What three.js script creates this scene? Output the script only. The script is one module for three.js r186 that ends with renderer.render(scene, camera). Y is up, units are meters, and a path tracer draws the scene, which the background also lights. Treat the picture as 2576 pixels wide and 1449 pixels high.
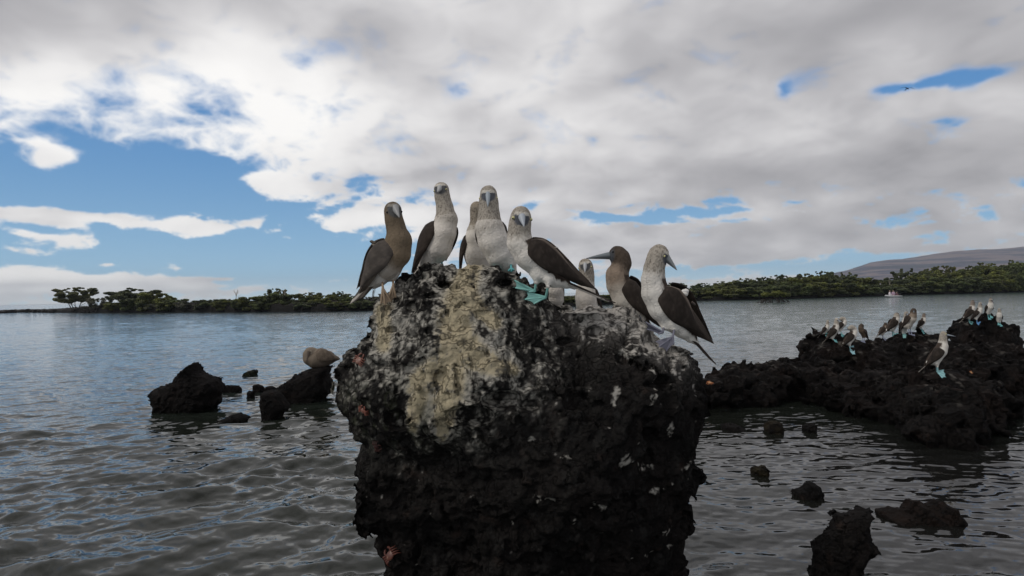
import * as THREE from 'three';
import { mergeGeometries } from 'three/addons/utils/BufferGeometryUtils.js';

// ---------------------------------------------------------------- camera, sky, sun, exposure
const V = (x, y, z) => new THREE.Vector3(x, y, z);
const scene = new THREE.Scene();
const FPX = 1554, EYE = 1.9;                       // focal length in units of a 2576 px wide picture, eye height above the water
const camera = new THREE.PerspectiveCamera(50.0, 16 / 9, 0.05, 20000);
camera.position.set(0, EYE, 0);
{
  const pitch = 0.595 * Math.PI / 180, roll = 1.23 * Math.PI / 180;
  camera.rotation.set(pitch, 0, -roll, 'XYZ');
}
camera.updateMatrixWorld(true);
scene.add(camera);
const CR = V(1, 0, 0).applyQuaternion(camera.quaternion), CU = V(0, 1, 0).applyQuaternion(camera.quaternion), CF = V(0, 0, -1).applyQuaternion(camera.quaternion);
const ray = (px, py) => CF.clone().addScaledVector(CR, (px - 1288) / FPX).addScaledVector(CU, -(py - 724.5) / FPX);
const at = (px, py, d) => camera.position.clone().addScaledVector(ray(px, py), d);            // a point at that depth
const onWater = (px, py) => { const r = ray(px, py); return camera.position.clone().addScaledVector(r, EYE / Math.max(-r.y, 1e-4)); };
const depthOf = p => p.clone().sub(camera.position).dot(CF);

const renderer = new THREE.WebGLRenderer({ antialias: true });
renderer.toneMapping = THREE.LinearToneMapping;
renderer.toneMappingExposure = 1.06;
renderer.shadowMap.enabled = true;
const SUN_DIR = V(-0.62, 0.74, 0.27).normalize();
const sun = new THREE.DirectionalLight(new THREE.Color(1.0, 0.95, 0.87), 1.2);
sun.position.copy(SUN_DIR).multiplyScalar(60);
sun.target.position.set(0, 0.5, -6);
sun.castShadow = true; sun.shadow.radius = 24; sun.shadow.mapSize.set(2048, 2048);
Object.assign(sun.shadow.camera, { left: -16, right: 16, top: 16, bottom: -16, near: 1, far: 140 });
scene.add(sun, sun.target);
scene.fog = new THREE.FogExp2(new THREE.Color(.80, .88, 1.0), 0.00013);

// ---------------------------------------------------------------- noise and small maths
function rng(seed) { let a = seed >>> 0; return () => { a = (a + 0x6D2B79F5) | 0; let t = Math.imul(a ^ (a >>> 15), 1 | a); t = (t + Math.imul(t ^ (t >>> 7), 61 | t)) ^ t; return ((t ^ (t >>> 14)) >>> 0) / 4294967296; }; }
const GX2 = new Float32Array(256).map((_, i) => Math.cos(i * 2.39996)), GY2 = new Float32Array(256).map((_, i) => Math.sin(i * 2.39996));
const PERM = new Uint8Array(514), GX = new Float32Array(256), GY = new Float32Array(256), GZ = new Float32Array(256);
{
  const r = rng(77); const p = [...Array(256).keys()];
  for (let i = 255; i > 0; i--) { const j = Math.floor(r() * (i + 1)); [p[i], p[j]] = [p[j], p[i]]; }
  for (let i = 0; i < 514; i++) PERM[i] = p[i & 255];
  for (let i = 0; i < 256; i++) { const z = r() * 2 - 1, t = r() * 6.283185, s = Math.sqrt(1 - z * z); GX[i] = s * Math.cos(t); GY[i] = s * Math.sin(t); GZ[i] = z; }
}
function noise(x, y, z) {                           // gradient noise, about -0.7 .. 0.7
  const xi = Math.floor(x), yi = Math.floor(y), zi = Math.floor(z);
  x -= xi; y -= yi; z -= zi;
  const X = xi & 255, Y = yi & 255, Z = zi & 255;
  const u = x * x * x * (x * (x * 6 - 15) + 10), v = y * y * y * (y * (y * 6 - 15) + 10), w = z * z * z * (z * (z * 6 - 15) + 10);
  const A = PERM[X] + Y, B = PERM[X + 1] + Y;
  const AA = PERM[A & 255] + Z, AB = PERM[(A + 1) & 255] + Z, BA = PERM[B & 255] + Z, BB = PERM[(B + 1) & 255] + Z;
  let h = PERM[AA & 255]; const n000 = GX[h] * x + GY[h] * y + GZ[h] * z;
  h = PERM[BA & 255]; const n100 = GX[h] * (x - 1) + GY[h] * y + GZ[h] * z;
  h = PERM[AB & 255]; const n010 = GX[h] * x + GY[h] * (y - 1) + GZ[h] * z;
  h = PERM[BB & 255]; const n110 = GX[h] * (x - 1) + GY[h] * (y - 1) + GZ[h] * z;
  h = PERM[(AA + 1) & 255]; const n001 = GX[h] * x + GY[h] * y + GZ[h] * (z - 1);
  h = PERM[(BA + 1) & 255]; const n101 = GX[h] * (x - 1) + GY[h] * y + GZ[h] * (z - 1);
  h = PERM[(AB + 1) & 255]; const n011 = GX[h] * x + GY[h] * (y - 1) + GZ[h] * (z - 1);
  h = PERM[(BB + 1) & 255]; const n111 = GX[h] * (x - 1) + GY[h] * (y - 1) + GZ[h] * (z - 1);
  const a = n000 + (n100 - n000) * u, b = n010 + (n110 - n010) * u, c = n001 + (n101 - n001) * u, d = n011 + (n111 - n011) * u;
  const e = a + (b - a) * v, f = c + (d - c) * v;
  return e + (f - e) * w;
}
function noise2(x, y) {                             // the same in two dimensions
  const xi = Math.floor(x), yi = Math.floor(y); x -= xi; y -= yi;
  const X = xi & 255, Y = yi & 255, u = x * x * x * (x * (x * 6 - 15) + 10), v = y * y * y * (y * (y * 6 - 15) + 10);
  const A = PERM[X] + Y, B = PERM[X + 1] + Y; let h = PERM[A]; const a = GX2[h] * x + GY2[h] * y; h = PERM[B]; const b = GX2[h] * (x - 1) + GY2[h] * y; h = PERM[A + 1]; const c = GX2[h] * x + GY2[h] * (y - 1); h = PERM[B + 1]; const d = GX2[h] * (x - 1) + GY2[h] * (y - 1);
  const e = a + (b - a) * u, f = c + (d - c) * u; return e + (f - e) * v;
}
function fbm(x, y, z, oct, gain = 0.5, lac = 2.03) { let s = 0, a = 1; for (let i = 0; i < oct; i++) { s += a * noise(x, y, z); a *= gain; x = x * lac + 11.3; y = y * lac + 5.1; z = z * lac + 7.7; } return s; }
function knobs(x, y, z) {                              // distance to the nearest of scattered points: round knobs with sharp clefts between
  const xi = Math.floor(x), yi = Math.floor(y), zi = Math.floor(z); let best = 9;
  for (let k = -1; k <= 1; k++) for (let j = -1; j <= 1; j++) { const a = PERM[(PERM[(zi + k) & 255] + yi + j) & 255]; for (let i = -1; i <= 1; i++) { const h = PERM[(a + xi + i) & 255], dx = xi + i + .5 + GX[h] * .45 - x, dy = yi + j + .5 + GY[h] * .45 - y, dz = zi + k + .5 + GZ[h] * .45 - z, d = dx * dx + dy * dy + dz * dz; if (d < best) best = d; } }
  return Math.sqrt(best);
}
const clamp = (x, a = 0, b = 1) => x < a ? a : x > b ? b : x;
const smooth = (a, b, x) => { const t = clamp((x - a) / (b - a)); return t * t * (3 - 2 * t); };
const lerp = (a, b, t) => a + (b - a) * t;
const mix3 = (a, b, t) => [a[0] + (b[0] - a[0]) * t, a[1] + (b[1] - a[1]) * t, a[2] + (b[2] - a[2]) * t];
const smin = (a, b, k) => { const h = Math.max(k - Math.abs(a - b), 0) / k; return Math.min(a, b) - h * h * k * 0.25; };
const lin = c => c <= 0.04045 ? c / 12.92 : ((c + 0.055) / 1.055) ** 2.4;
const srgb = (r, g, b) => [lin(r / 255), lin(g / 255), lin(b / 255)];

// ---------------------------------------------------------------- the sky: air and a broken sheet of cloud, computed by direction
{
  const W = 4096, H = 2048, D = 180 / Math.PI;
  const aim = (px, py) => { const r = ray(px, py).normalize(); return [Math.atan2(r.x, -r.z) * D, Math.asin(r.y) * D]; };
  // patches of more or less cover: [x, y, half width, half height, amount]
  const spots = [
    [250, 440, 330, 82, -1.7], [30, 480, 150, 45, -1.5], [540, 485, 150, 40, -1.0], [800, 620, 230, 75, -1.8], [380, 640, 460, 60, -1.9], [760, 690, 260, 50, -0.9], [560, 268, 62, 34, -0.85], [500, 240, 40, 22, -.3], [350, 290, 70, 26, -0.28], [120, 300, 60, 30, -.35], [960, 492, 62, 26, -0.9], [1330, 520, 60, 14, -.55],
    [1660, 547, 165, 15, -1.6], [1500, 545, 60, 9, -.7], [2282, 207, 46, 18, -1.3], [2385, 188, 42, 21, -1.25], [1966, 217, 32, 27, -1.2], [1130, 245, 42, 20, -.45], [1960, 675, 190, 18, -.95], [1660, 690, 120, 16, -.95], [2110, 655, 120, 24, -1.0], [1460, 700, 60, 30, -.8], [2480, 320, 60, 24, -.7], [2250, 565, 120, 16, -.6], [1190, 260, 40, 15, -.2],
    [652, 480, 50, 26, 1.9], [760, 480, 70, 22, .8], [90, 380, 55, 22, 1.5], [60, 545, 75, 22, 1.9], [190, 552, 75, 17, 1.8], [350, 570, 70, 20, 1.9], [500, 570, 30, 26, 1.5], [620, 572, 110, 17, 1.9], [740, 598, 45, 10, 1.5], [480, 605, 40, 14, 1.4], [880, 560, 60, 28, 1.2], [1000, 540, 80, 50, 1.2], [850, 600, 60, 12, 1.2], [930, 620, 80, 9, 1.1],
    [100, 602, 60, 8, 1.6], [215, 615, 55, 11, 1.7], [65, 632, 40, 8, 1.4], [305, 664, 30, 6, 1.7], [465, 676, 35, 6, 1.5], [410, 668, 30, 5, 1.1], [720, 617, 50, 6, 1.3], [741, 637, 26, 5, 1.5], [632, 662, 20, 4, 1.2], [410, 648, 18, 4, 1.0], [866, 647, 14, 5, 1.4],
    [60, 690, 150, 16, 2.0], [190, 708, 170, 14, 2.0], [330, 722, 120, 12, 1.8], [400, 698, 110, 7, 1.5], [540, 700, 45, 5, 1.5], [560, 728, 200, 12, 1.5], [850, 706, 50, 4, 1.3], [60, 750, 200, 10, .8],
    [1900, 590, 500, 22, .4], [1500, 640, 300, 26, .5], [1850, 640, 150, 16, .9], [1800, 715, 200, 10, .7], [1200, 600, 200, 60, .6],
  ].map(([x, y, w, h, a]) => { const [az, el] = aim(x, y), s = Math.cos(el / D); return [az, el, w / 27.1, h / 27.1, a > 1 ? a * .88 : a, s]; });
  // brighter and greyer parts of the sheet
  const lights = [
    [480, 190, 320, 120, .34], [200, 330, 300, 80, .34], [700, 330, 300, 120, .24], [650, 480, 90, 50, .2], [400, 570, 500, 50, .20], [300, 650, 600, 50, .18], [110, 692, 230, 16, .3], [250, 725, 300, 14, .2], [950, 560, 160, 70, .2], [1150, 300, 380, 140, .10], [1020, 420, 200, 60, -.05], [1500, 380, 300, 60, .03],
    [60, 60, 330, 95, -.22], [900, 70, 260, 60, -.10], [1050, 640, 400, 60, .03], [1080, 455, 180, 45, -.12], [1650, 470, 420, 40, -.09], [2200, 420, 320, 60, -.10], [2300, 60, 420, 100, -.06], [1700, 130, 300, 80, -.03], [2480, 500, 200, 100, -.06], [90, 718, 190, 9, -.22], [320, 736, 200, 8, -.12], [1880, 660, 220, 28, -.05],
  ].map(([x, y, w, h, a]) => { const [az, el] = aim(x, y); return [az, el, w / 27.1, h / 27.1, a]; });
  const data = new Float32Array(W * H * 4);
  const field = (az, el) => {                          // cover of the cloud sheet in one direction
    let c = 0.93 + .20 * smooth(4, 12, az) * smooth(6, 12, el) - 0.5 * smooth(3, -1, el);
    for (const s of spots) { const dx = (az - s[0]) / s[2], dy = (el - s[1]) / s[3]; if (dx > 3 || dx < -3 || dy > 3 || dy < -3) continue; const q = dx * dx + dy * dy; if (q < 9) c += s[4] * Math.exp(-q * .8); }
    return c;
  };
  const billow = (X, Z, oct) => {                      // heaped-up puffs
    let s = 0, a = 1, fx = X * 3.3, fz = Z * 3.3;
    for (let i = 0; i < oct; i++) { const n = noise2(fx, fz); s += a * (0.34 - 1.5 * (Math.sqrt(n * n + .010) - .1)); a *= 0.6; const t = fx * 1.77 + fz * 1.13; fz = fz * 1.77 - fx * 1.13 + 1.7; fx = t + 3.1; }
    return s;
  };
  for (let j = 0; j < H; j++) {
    const el = (j + 0.5) / H * 180 - 90, y = Math.sin(el / D), r = Math.cos(el / D);
    const step = el < -1.5 ? 32 : 1;
    for (let i = 0; i < W; i += step) {
      const ph = ((i + 0.5) / W - 0.5) * 2 * Math.PI, x = r * Math.cos(ph), z = r * Math.sin(ph);
      const az = Math.atan2(x, -z) * D;
      let R, G, B;
      if (el < -1.5) { R = .22; G = .25; B = .27; }
      else {
        const seen = Math.abs(az) < 44 && el < 32;
        if (!seen && ((i & 3) || (j & 3))) {           // coarser beyond the picture
          const o = ((j & ~3) * W + (i & ~3)) * 4, q = (j * W + i) * 4;
          if (data[o + 3]) { data[q] = data[o]; data[q + 1] = data[o + 1]; data[q + 2] = data[o + 2]; data[q + 3] = 1; continue; }
        }
        const yy = Math.max(y, 0.0), k = 1.45 / (yy + 0.30), X = x * k, Z = z * k;
        const h = Math.pow(1 - clamp(yy), 6.5);
        let sky = mix3([.048, .195, .485], [.38, .64, .80], h);
        const lo1 = noise2(X * 1.9, Z * 1.9), lo2 = noise2(X * 1.9 + 40, Z * 1.9), m1 = noise2(X * 5.5 + 9, Z * 5.5), m2 = noise2(X * 5.5 + 20.3, Z * 5.5);
        const el2 = clamp(el / 14, .18, 1);
        const c = field(az + (lo1 * 3.2 + m1 * 1.9), el + (lo2 * 1.7 + m2 * 1.2) * el2);
        if (c > -1.1) {
          const wX = X + m2 * .05, wZ = Z + m1 * .05;
          const p = billow(wX, wZ, seen ? 7 : 4), d = c + (p - .45) * lerp(1.75, .92, smooth(5, 14, el));
          const hi = smooth(9, 16, el), a = smooth(-.06 - .22 * hi, 0.68 + .2 * hi, d);
          if (a > 0) {
            const low = noise2(X * 1.3 + 7, Z * 1.3 + 3), mid = noise2(X * 3.4 + 7, Z * 3.4 + 8) + .5 * m1;
            let L = 0.60 + .20 * low + .20 * mid;
            L += 0.20 * (1 - smooth(0.15, 0.75, d));                                   // thin edges let the light through
            { const q = billow(wX * .97 - .03, wZ * .97 + .012, 3), pl = billow(wX, wZ, 3); L += clamp((pl - q) * 0.20, -.10, .12) * lerp(.45, 1, 1 - smooth(.3, 1.0, d)); }
            for (const s of lights) { const dx = (az - s[0]) / s[2], dy = (el - s[1]) / s[3], qq = dx * dx + dy * dy; if (qq < 9) L += 1.25 * s[4] * Math.exp(-qq); }
            L -= 0.085 * smooth(0, 26, az);
            L = L < .5 ? .5 - (.5 - L) * .55 : L > .85 ? .85 + (L - .85) * .45 : L; L = clamp(L, .3, .97);
            const cool = clamp(1.25 - L * 1.3);
            sky = mix3(sky, [L * (1.0 - .05 * cool), L * (.985 - .055 * cool), L * (.965 + .02 * cool)], a * .99);
          }
        }
        sky = mix3(sky, [.70, .77, .80], smooth(2.2, -.5, el) * .6);
        [R, G, B] = sky;
      }
      for (let k = 0; k < step; k++) { const q = (j * W + i + k) * 4; data[q] = R; data[q + 1] = G; data[q + 2] = B; data[q + 3] = 1; }
    }
  }
  
  const tex = new THREE.DataTexture(data, W, H, THREE.RGBAFormat, THREE.FloatType);
  tex.mapping = THREE.EquirectangularReflectionMapping; tex.colorSpace = THREE.LinearSRGBColorSpace;
  tex.magFilter = THREE.LinearFilter; tex.minFilter = THREE.LinearFilter; tex.needsUpdate = true;
  scene.background = tex; scene.environment = tex; scene.environmentIntensity = 1;
}

// ---------------------------------------------------------------- building helpers
const used = {};
const numbered = n => { used[n] = (used[n] ?? -1) + 1; return used[n] ? `${n}_${String(used[n]).padStart(3, '0')}` : n; };
function tag(o, label, category, group) { o.userData.label = label; if (category) o.userData.category = category; if (group) o.userData.group = group; return o; }
function thing(name, label, category, pos, group) { const g = new THREE.Group(); g.name = numbered(name); g.position.copy(pos); scene.add(g); return tag(g, label, category, group); }
function part(name, geo, mat, parent, label) { const m = new THREE.Mesh(geo, mat); m.name = name; m.castShadow = m.receiveShadow = true; if (label) m.userData.label = label; (parent ?? scene).add(m); return m; }
function structure(name, geo, mat) { const m = part(numbered(name), geo, mat); m.userData.kind = 'structure'; return m; }
const shiftTo = (geo, o) => { geo.translate(-o.x, -o.y, -o.z); return geo; };
function meshGeo(pos, idx, col, uv) {
  const g = new THREE.BufferGeometry();
  g.setAttribute('position', new THREE.BufferAttribute(pos instanceof Float32Array ? pos : new Float32Array(pos), 3));
  if (col) g.setAttribute('color', new THREE.BufferAttribute(col instanceof Float32Array ? col : new Float32Array(col), 3));
  if (uv) g.setAttribute('uv', new THREE.BufferAttribute(new Float32Array(uv), 2));
  g.setIndex(idx instanceof Uint32Array ? new THREE.BufferAttribute(idx, 1) : idx);
  g.computeVertexNormals();
  return g;
}
// A closed surface where f changes sign (surface nets). far(x, y, z) is a cheap lower bound that lets empty blocks be skipped.
function nets(f, lo, hi, cell, far = f, slack = 0.0) {
  const nx = Math.ceil((hi[0] - lo[0]) / cell) + 1, ny = Math.ceil((hi[1] - lo[1]) / cell) + 1, nz = Math.ceil((hi[2] - lo[2]) / cell) + 1;
  const val = new Float32Array(nx * ny * nz).fill(1), Bk = 6, reach = Bk * cell * 0.87 * 1.25 + slack;
  for (let bz = 0; bz < nz; bz += Bk) for (let by = 0; by < ny; by += Bk) for (let bx = 0; bx < nx; bx += Bk) {
    const c = far(lo[0] + (bx + Bk / 2 - .5) * cell, lo[1] + (by + Bk / 2 - .5) * cell, lo[2] + (bz + Bk / 2 - .5) * cell);
    const x1 = Math.min(nx, bx + Bk), y1 = Math.min(ny, by + Bk), z1 = Math.min(nz, bz + Bk), skip = Math.abs(c) > reach;
    for (let k = bz; k < z1; k++) for (let j = by; j < y1; j++) { let o = (k * ny + j) * nx + bx; for (let i = bx; i < x1; i++) val[o++] = skip ? c : f(lo[0] + i * cell, lo[1] + j * cell, lo[2] + k * cell); }
  }
  const id = new Int32Array(nx * ny * nz).fill(-1), P = [], I = [], nxy = nx * ny;
  const off = [0, 1, nx, nx + 1, nxy, nxy + 1, nxy + nx, nxy + nx + 1], E = [[0, 1], [2, 3], [4, 5], [6, 7], [0, 2], [1, 3], [4, 6], [5, 7], [0, 4], [1, 5], [2, 6], [3, 7]];
  for (let k = 0; k < nz - 1; k++) for (let j = 0; j < ny - 1; j++) for (let i = 0; i < nx - 1; i++) {
    const o = k * nxy + j * nx + i; let m = 0;
    for (let c = 0; c < 8; c++) if (val[o + off[c]] < 0) m |= 1 << c;
    if (m === 0 || m === 255) continue;
    let x = 0, y = 0, z = 0, n = 0;
    for (const [a, b] of E) { if (((m >> a) & 1) === ((m >> b) & 1)) continue; const va = val[o + off[a]], vb = val[o + off[b]], t = va / (va - vb); x += lerp(a & 1, b & 1, t); y += lerp((a >> 1) & 1, (b >> 1) & 1, t); z += lerp(a >> 2, b >> 2, t); n++; }
    id[o] = P.length / 3; P.push(lo[0] + (i + x / n) * cell, lo[1] + (j + y / n) * cell, lo[2] + (k + z / n) * cell);
  }
  const quad = (a, b, c, d, flip) => { if (a < 0 || b < 0 || c < 0 || d < 0) return; if (flip) I.push(a, b, c, a, c, d); else I.push(a, c, b, a, d, c); };
  for (let k = 1; k < nz - 1; k++) for (let j = 1; j < ny - 1; j++) for (let i = 1; i < nx - 1; i++) {
    const o = k * nxy + j * nx + i, s = val[o] < 0;
    if (s !== (val[o + 1] < 0)) quad(id[o], id[o - nx], id[o - nx - nxy], id[o - nxy], s ? true : false);
    if (s !== (val[o + nx] < 0)) quad(id[o], id[o - nxy], id[o - nxy - 1], id[o - 1], s ? true : false);
    if (s !== (val[o + nxy] < 0)) quad(id[o], id[o - 1], id[o - 1 - nx], id[o - nx], s ? true : false);
  }
  return { P: new Float32Array(P), I: new Uint32Array(I) };
}
function grounded(net) {                               // drop crumbs of rock that hang in the air
  const n = net.P.length / 3, up = new Int32Array(n).map((_, i) => i), find = a => { while (up[a] !== a) { up[a] = up[up[a]]; a = up[a]; } return a; };
  for (let i = 0; i < net.I.length; i += 3) { const a = find(net.I[i]); up[find(net.I[i + 1])] = a; up[find(net.I[i + 2])] = a; }
  const size = {}, low = {}; for (let i = 0; i < n; i++) { const a = find(i); size[a] = (size[a] ?? 0) + 1; low[a] = Math.min(low[a] ?? 9, net.P[3 * i + 1]); }
  const best = Object.keys(size).reduce((a, b) => size[a] >= size[b] ? a : b), keep = i => { const a = find(i); return String(a) === best || low[a] < .02; };
  const I = []; for (let i = 0; i < net.I.length; i += 3) if (keep(net.I[i])) I.push(net.I[i], net.I[i + 1], net.I[i + 2]);
  const map = new Int32Array(n).fill(-1), P = []; for (let k = 0; k < I.length; k++) { const v = I[k]; if (map[v] < 0) { map[v] = P.length / 3; P.push(net.P[3 * v], net.P[3 * v + 1], net.P[3 * v + 2]); } I[k] = map[v]; }
  return { P: new Float32Array(P), I: new Uint32Array(I) };
}
function painted(net, color, uvScale = 1) {          // geometry with a colour for every vertex, and uv in metres by the face's main direction
  const g = meshGeo(net.P, net.I), n = g.attributes.normal.array, p = net.P, c = new Float32Array(p.length), uv = new Float32Array(p.length / 3 * 2);
  for (let i = 0; i < p.length; i += 3) {
    const k = color(p[i], p[i + 1], p[i + 2], n[i], n[i + 1], n[i + 2]); c[i] = k[0]; c[i + 1] = k[1]; c[i + 2] = k[2];
    const ax = Math.abs(n[i]), ay = Math.abs(n[i + 1]), az = Math.abs(n[i + 2]), u = i / 3 * 2;
    if (ay > ax && ay > az) { uv[u] = p[i]; uv[u + 1] = p[i + 2]; } else if (ax > az) { uv[u] = p[i + 2]; uv[u + 1] = p[i + 1]; } else { uv[u] = p[i]; uv[u + 1] = p[i + 1]; }
    uv[u] *= uvScale; uv[u + 1] *= uvScale;
  }
  g.setAttribute('color', new THREE.BufferAttribute(c, 3)); g.setAttribute('uv', new THREE.BufferAttribute(uv, 2));
  return g;
}
function tubeGeo(pts, radii, seg = 7, cap = true) {   // a tapered tube through points
  const P = [], I = [], n = pts.length; let prev = null;
  for (let i = 0; i < n; i++) {
    const t = pts[Math.min(n - 1, i + 1)].clone().sub(pts[Math.max(0, i - 1)]).normalize();
    let a = prev ? prev.clone().addScaledVector(t, -prev.dot(t)) : (Math.abs(t.y) < .9 ? V(0, 1, 0) : V(1, 0, 0)).cross(t); a.normalize(); prev = a;
    const b = t.clone().cross(a);
    for (let s = 0; s < seg; s++) { const q = s / seg * Math.PI * 2, r = radii[i]; P.push(pts[i].x + r * (a.x * Math.cos(q) + b.x * Math.sin(q)), pts[i].y + r * (a.y * Math.cos(q) + b.y * Math.sin(q)), pts[i].z + r * (a.z * Math.cos(q) + b.z * Math.sin(q))); }
  }
  for (let i = 0; i < n - 1; i++) for (let s = 0; s < seg; s++) { const a = i * seg + s, b = i * seg + (s + 1) % seg; I.push(a, b, a + seg, b, b + seg, a + seg); }
  if (cap) for (const e of [0, n - 1]) { const c = P.length / 3; P.push(pts[e].x, pts[e].y, pts[e].z); for (let s = 0; s < seg; s++) { const a = e * seg + s, b = e * seg + (s + 1) % seg; e ? I.push(a, b, c) : I.push(b, a, c); } }
  return meshGeo(P, I);
}
const plain = (r, g, b, rough = .8, more = {}) => new THREE.MeshStandardMaterial({ color: new THREE.Color().setRGB(r, g, b), roughness: rough, ...more });
const vcol = (rough = .85, more = {}) => new THREE.MeshStandardMaterial({ vertexColors: true, roughness: rough, ...more });

// fine lava grain: vesicles and grit, tiling, as bump only
const grain = (() => {
  const N = 512, d = new Uint8Array(N * N * 4), r = rng(5), h = new Float32Array(N * N);
  for (let k = 0; k < 3600; k++) { const cx = r() * N, cy = r() * N, R = 2 + 12 * r() ** 4, s = r() < .65 ? -1 : .8; const q = Math.ceil(R); for (let y = -q; y <= q; y++) for (let x = -q; x <= q; x++) { const e = (x * x + y * y) / (R * R); if (e < 1) h[((cy + y + N) % N | 0) * N + ((cx + x + N) % N | 0)] += s * (1 - e) * R * .12; } }
  for (let i = 0; i < N * N; i++) { const v = clamp(.5 + .22 * h[i] + (r() - .5) * .22) * 255; d[4 * i] = d[4 * i + 1] = d[4 * i + 2] = v; d[4 * i + 3] = 255; }
  const t = new THREE.DataTexture(d, N, N); t.wrapS = t.wrapT = THREE.RepeatWrapping; t.magFilter = THREE.LinearFilter; t.needsUpdate = true; return t;
})();
const grainTex = rep => { const t = grain.clone(); t.repeat.set(rep, rep); t.needsUpdate = true; return t; };
// ---------------------------------------------------------------- the sea
const calm = (x, z) => {                                // sheltered water on the far side of the rock and over the shallows by the reef
  const s = smooth(.2, 1.8, x + .05 * z) * smooth(-16, -9, z + .2 * x);
  return 1 - .74 * s;
};
const waves = (() => {
  const r = rng(21), w = [];
  const add = (n, l0, l1, slope, dir, spread) => { for (let i = 0; i < n; i++) { const L = l0 * (l1 / l0) ** ((i + r()) / n), k = 6.28318 / L, th = dir + (r() + r() - 1) * spread; w.push([k * Math.sin(th), k * Math.cos(th), r() * 6.283, slope / k * Math.sqrt(2 / n), L]); } };
  add(7, 1.2, 2.8, .06, .35, .9); add(14, .55, 1.2, .11, .4, 1.2); add(26, .22, .55, .21, .25, 1.4); add(30, .07, .22, .17, 0, 1.9);
  return w;
})();
function seaAt(x, z, dist) {
  // the wave trains wander and come in groups, so crests are short and uneven
  const wx = x + .33 * noise(x * .55, z * .55, 4.4) + .09 * noise(x * 2.1, z * 2.1, 8.8), wz = z + .33 * noise(x * .55, z * .55, 14.4) + .09 * noise(x * 2.1, z * 2.1, 18.8);
  const g1 = .72 + 1.0 * noise(x * .35, z * .35, 2.5), g2 = .65 + 1.15 * noise(x * .6 + 4, z * .6, 6.5);
  let h = 0; const minL = Math.max(.02, dist * .0085);
  for (let i = 0; i < waves.length; i++) { const w = waves[i], f = clamp((w[4] - minL) / minL); if (f <= 0) continue; const s = Math.sin(w[0] * wx + w[1] * wz + w[2]); h += f * w[3] * (i < 21 ? g1 : g2) * (i < 47 ? s + .22 * s * s : s); }
  return h * calm(x, z) * (.34 + .80 * smooth(22, 6, dist));
}
{
  const NA = 860, NR = 860, P = new Float32Array((NA + 1) * (NR + 1) * 3), uv = new Float32Array((NA + 1) * (NR + 1) * 2), I = new Uint32Array(NA * NR * 6);
  const c = new Float32Array(P.length);
  let o = 0;
  for (let j = 0; j <= NR; j++) {
    const t = j / NR, R = t < .86 ? 1.7 * (90 / 1.7) ** (t / .86) : 90 * (5200 / 90) ** ((t - .86) / .14);
    for (let i = 0; i <= NA; i++) {
      const th = (i / NA - .5) * 108 * Math.PI / 180, x = R * Math.sin(th), z = -R * Math.cos(th);
      P[o * 3] = x; P[o * 3 + 2] = z; P[o * 3 + 1] = R < 140 ? seaAt(x, z, R) * (1 - smooth(80, 140, R)) : 0;
      uv[o * 2] = x; uv[o * 2 + 1] = z;
      // body colour: green over depth, sandy where the bottom comes up beside the reef
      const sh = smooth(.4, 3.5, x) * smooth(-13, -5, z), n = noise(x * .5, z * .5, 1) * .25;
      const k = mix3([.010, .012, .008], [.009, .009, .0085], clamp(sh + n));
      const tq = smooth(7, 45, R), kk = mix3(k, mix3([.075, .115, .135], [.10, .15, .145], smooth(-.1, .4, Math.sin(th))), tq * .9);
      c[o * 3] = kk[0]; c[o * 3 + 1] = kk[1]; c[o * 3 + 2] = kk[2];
      o++;
    }
  }
  o = 0;
  for (let j = 0; j < NR; j++) for (let i = 0; i < NA; i++) { const a = j * (NA + 1) + i, b = a + 1, d = a + NA + 1, e = d + 1; I[o++] = a; I[o++] = b; I[o++] = d; I[o++] = b; I[o++] = e; I[o++] = d; }
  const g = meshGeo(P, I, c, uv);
  // ripples too small for the mesh
  const N = 1024, hgt = new Float32Array(N * N), r = rng(9), S = 7; // a tile of 7 m
  const comps = [];
  for (let i = 0; i < 110; i++) { const L = .065 * (.5 / .065) ** r(), th = .2 + (r() + r() - 1) * 1.4, kx = Math.round(S / L * Math.sin(th)), kz = Math.round(S / L * Math.cos(th)); const kk = Math.hypot(kx, kz) || 1; comps.push([kx, kz, r() * 6.283, 1 / kk]); }
  const sn = new Float32Array(4096); for (let i = 0; i < 4096; i++) sn[i] = Math.sin(i / 4096 * 6.283185);
  for (let y = 0; y < N; y++) for (let x = 0; x < N; x++) { let s = 0; for (const q of comps) s += q[3] * sn[((q[0] * x + q[1] * y) / N * 4096 + q[2] * 652 + 40960000) & 4095]; hgt[y * N + x] = s; }
  let m = 0; for (const v of hgt) m = Math.max(m, Math.abs(v));
  const d = new Uint8Array(N * N * 4);
  const SL = .085; let sum = 0;
  const gxs = new Float32Array(N * N), gys = new Float32Array(N * N);
  for (let y = 0; y < N; y++) for (let x = 0; x < N; x++) { const i = y * N + x; const gx = hgt[y * N + (x + 1) % N] - hgt[y * N + (x + N - 1) % N], gy = hgt[((y + 1) % N) * N + x] - hgt[((y + N - 1) % N) * N + x]; gxs[i] = gx; gys[i] = gy; sum += gx * gx + gy * gy; }
  const rms = Math.sqrt(sum / (N * N));
  for (let i = 0; i < N * N; i++) { const nx = -gxs[i] / rms * SL, ny = -gys[i] / rms * SL, nl = Math.hypot(nx, ny, 1); d[4 * i] = (nx / nl * .5 + .5) * 255; d[4 * i + 1] = (ny / nl * .5 + .5) * 255; d[4 * i + 2] = (1 / nl * .5 + .5) * 255; d[4 * i + 3] = 255; }
  const t = new THREE.DataTexture(d, N, N); t.wrapS = t.wrapT = THREE.RepeatWrapping; t.magFilter = THREE.LinearFilter; t.repeat.set(1 / S, 1 / S); t.needsUpdate = true;
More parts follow.
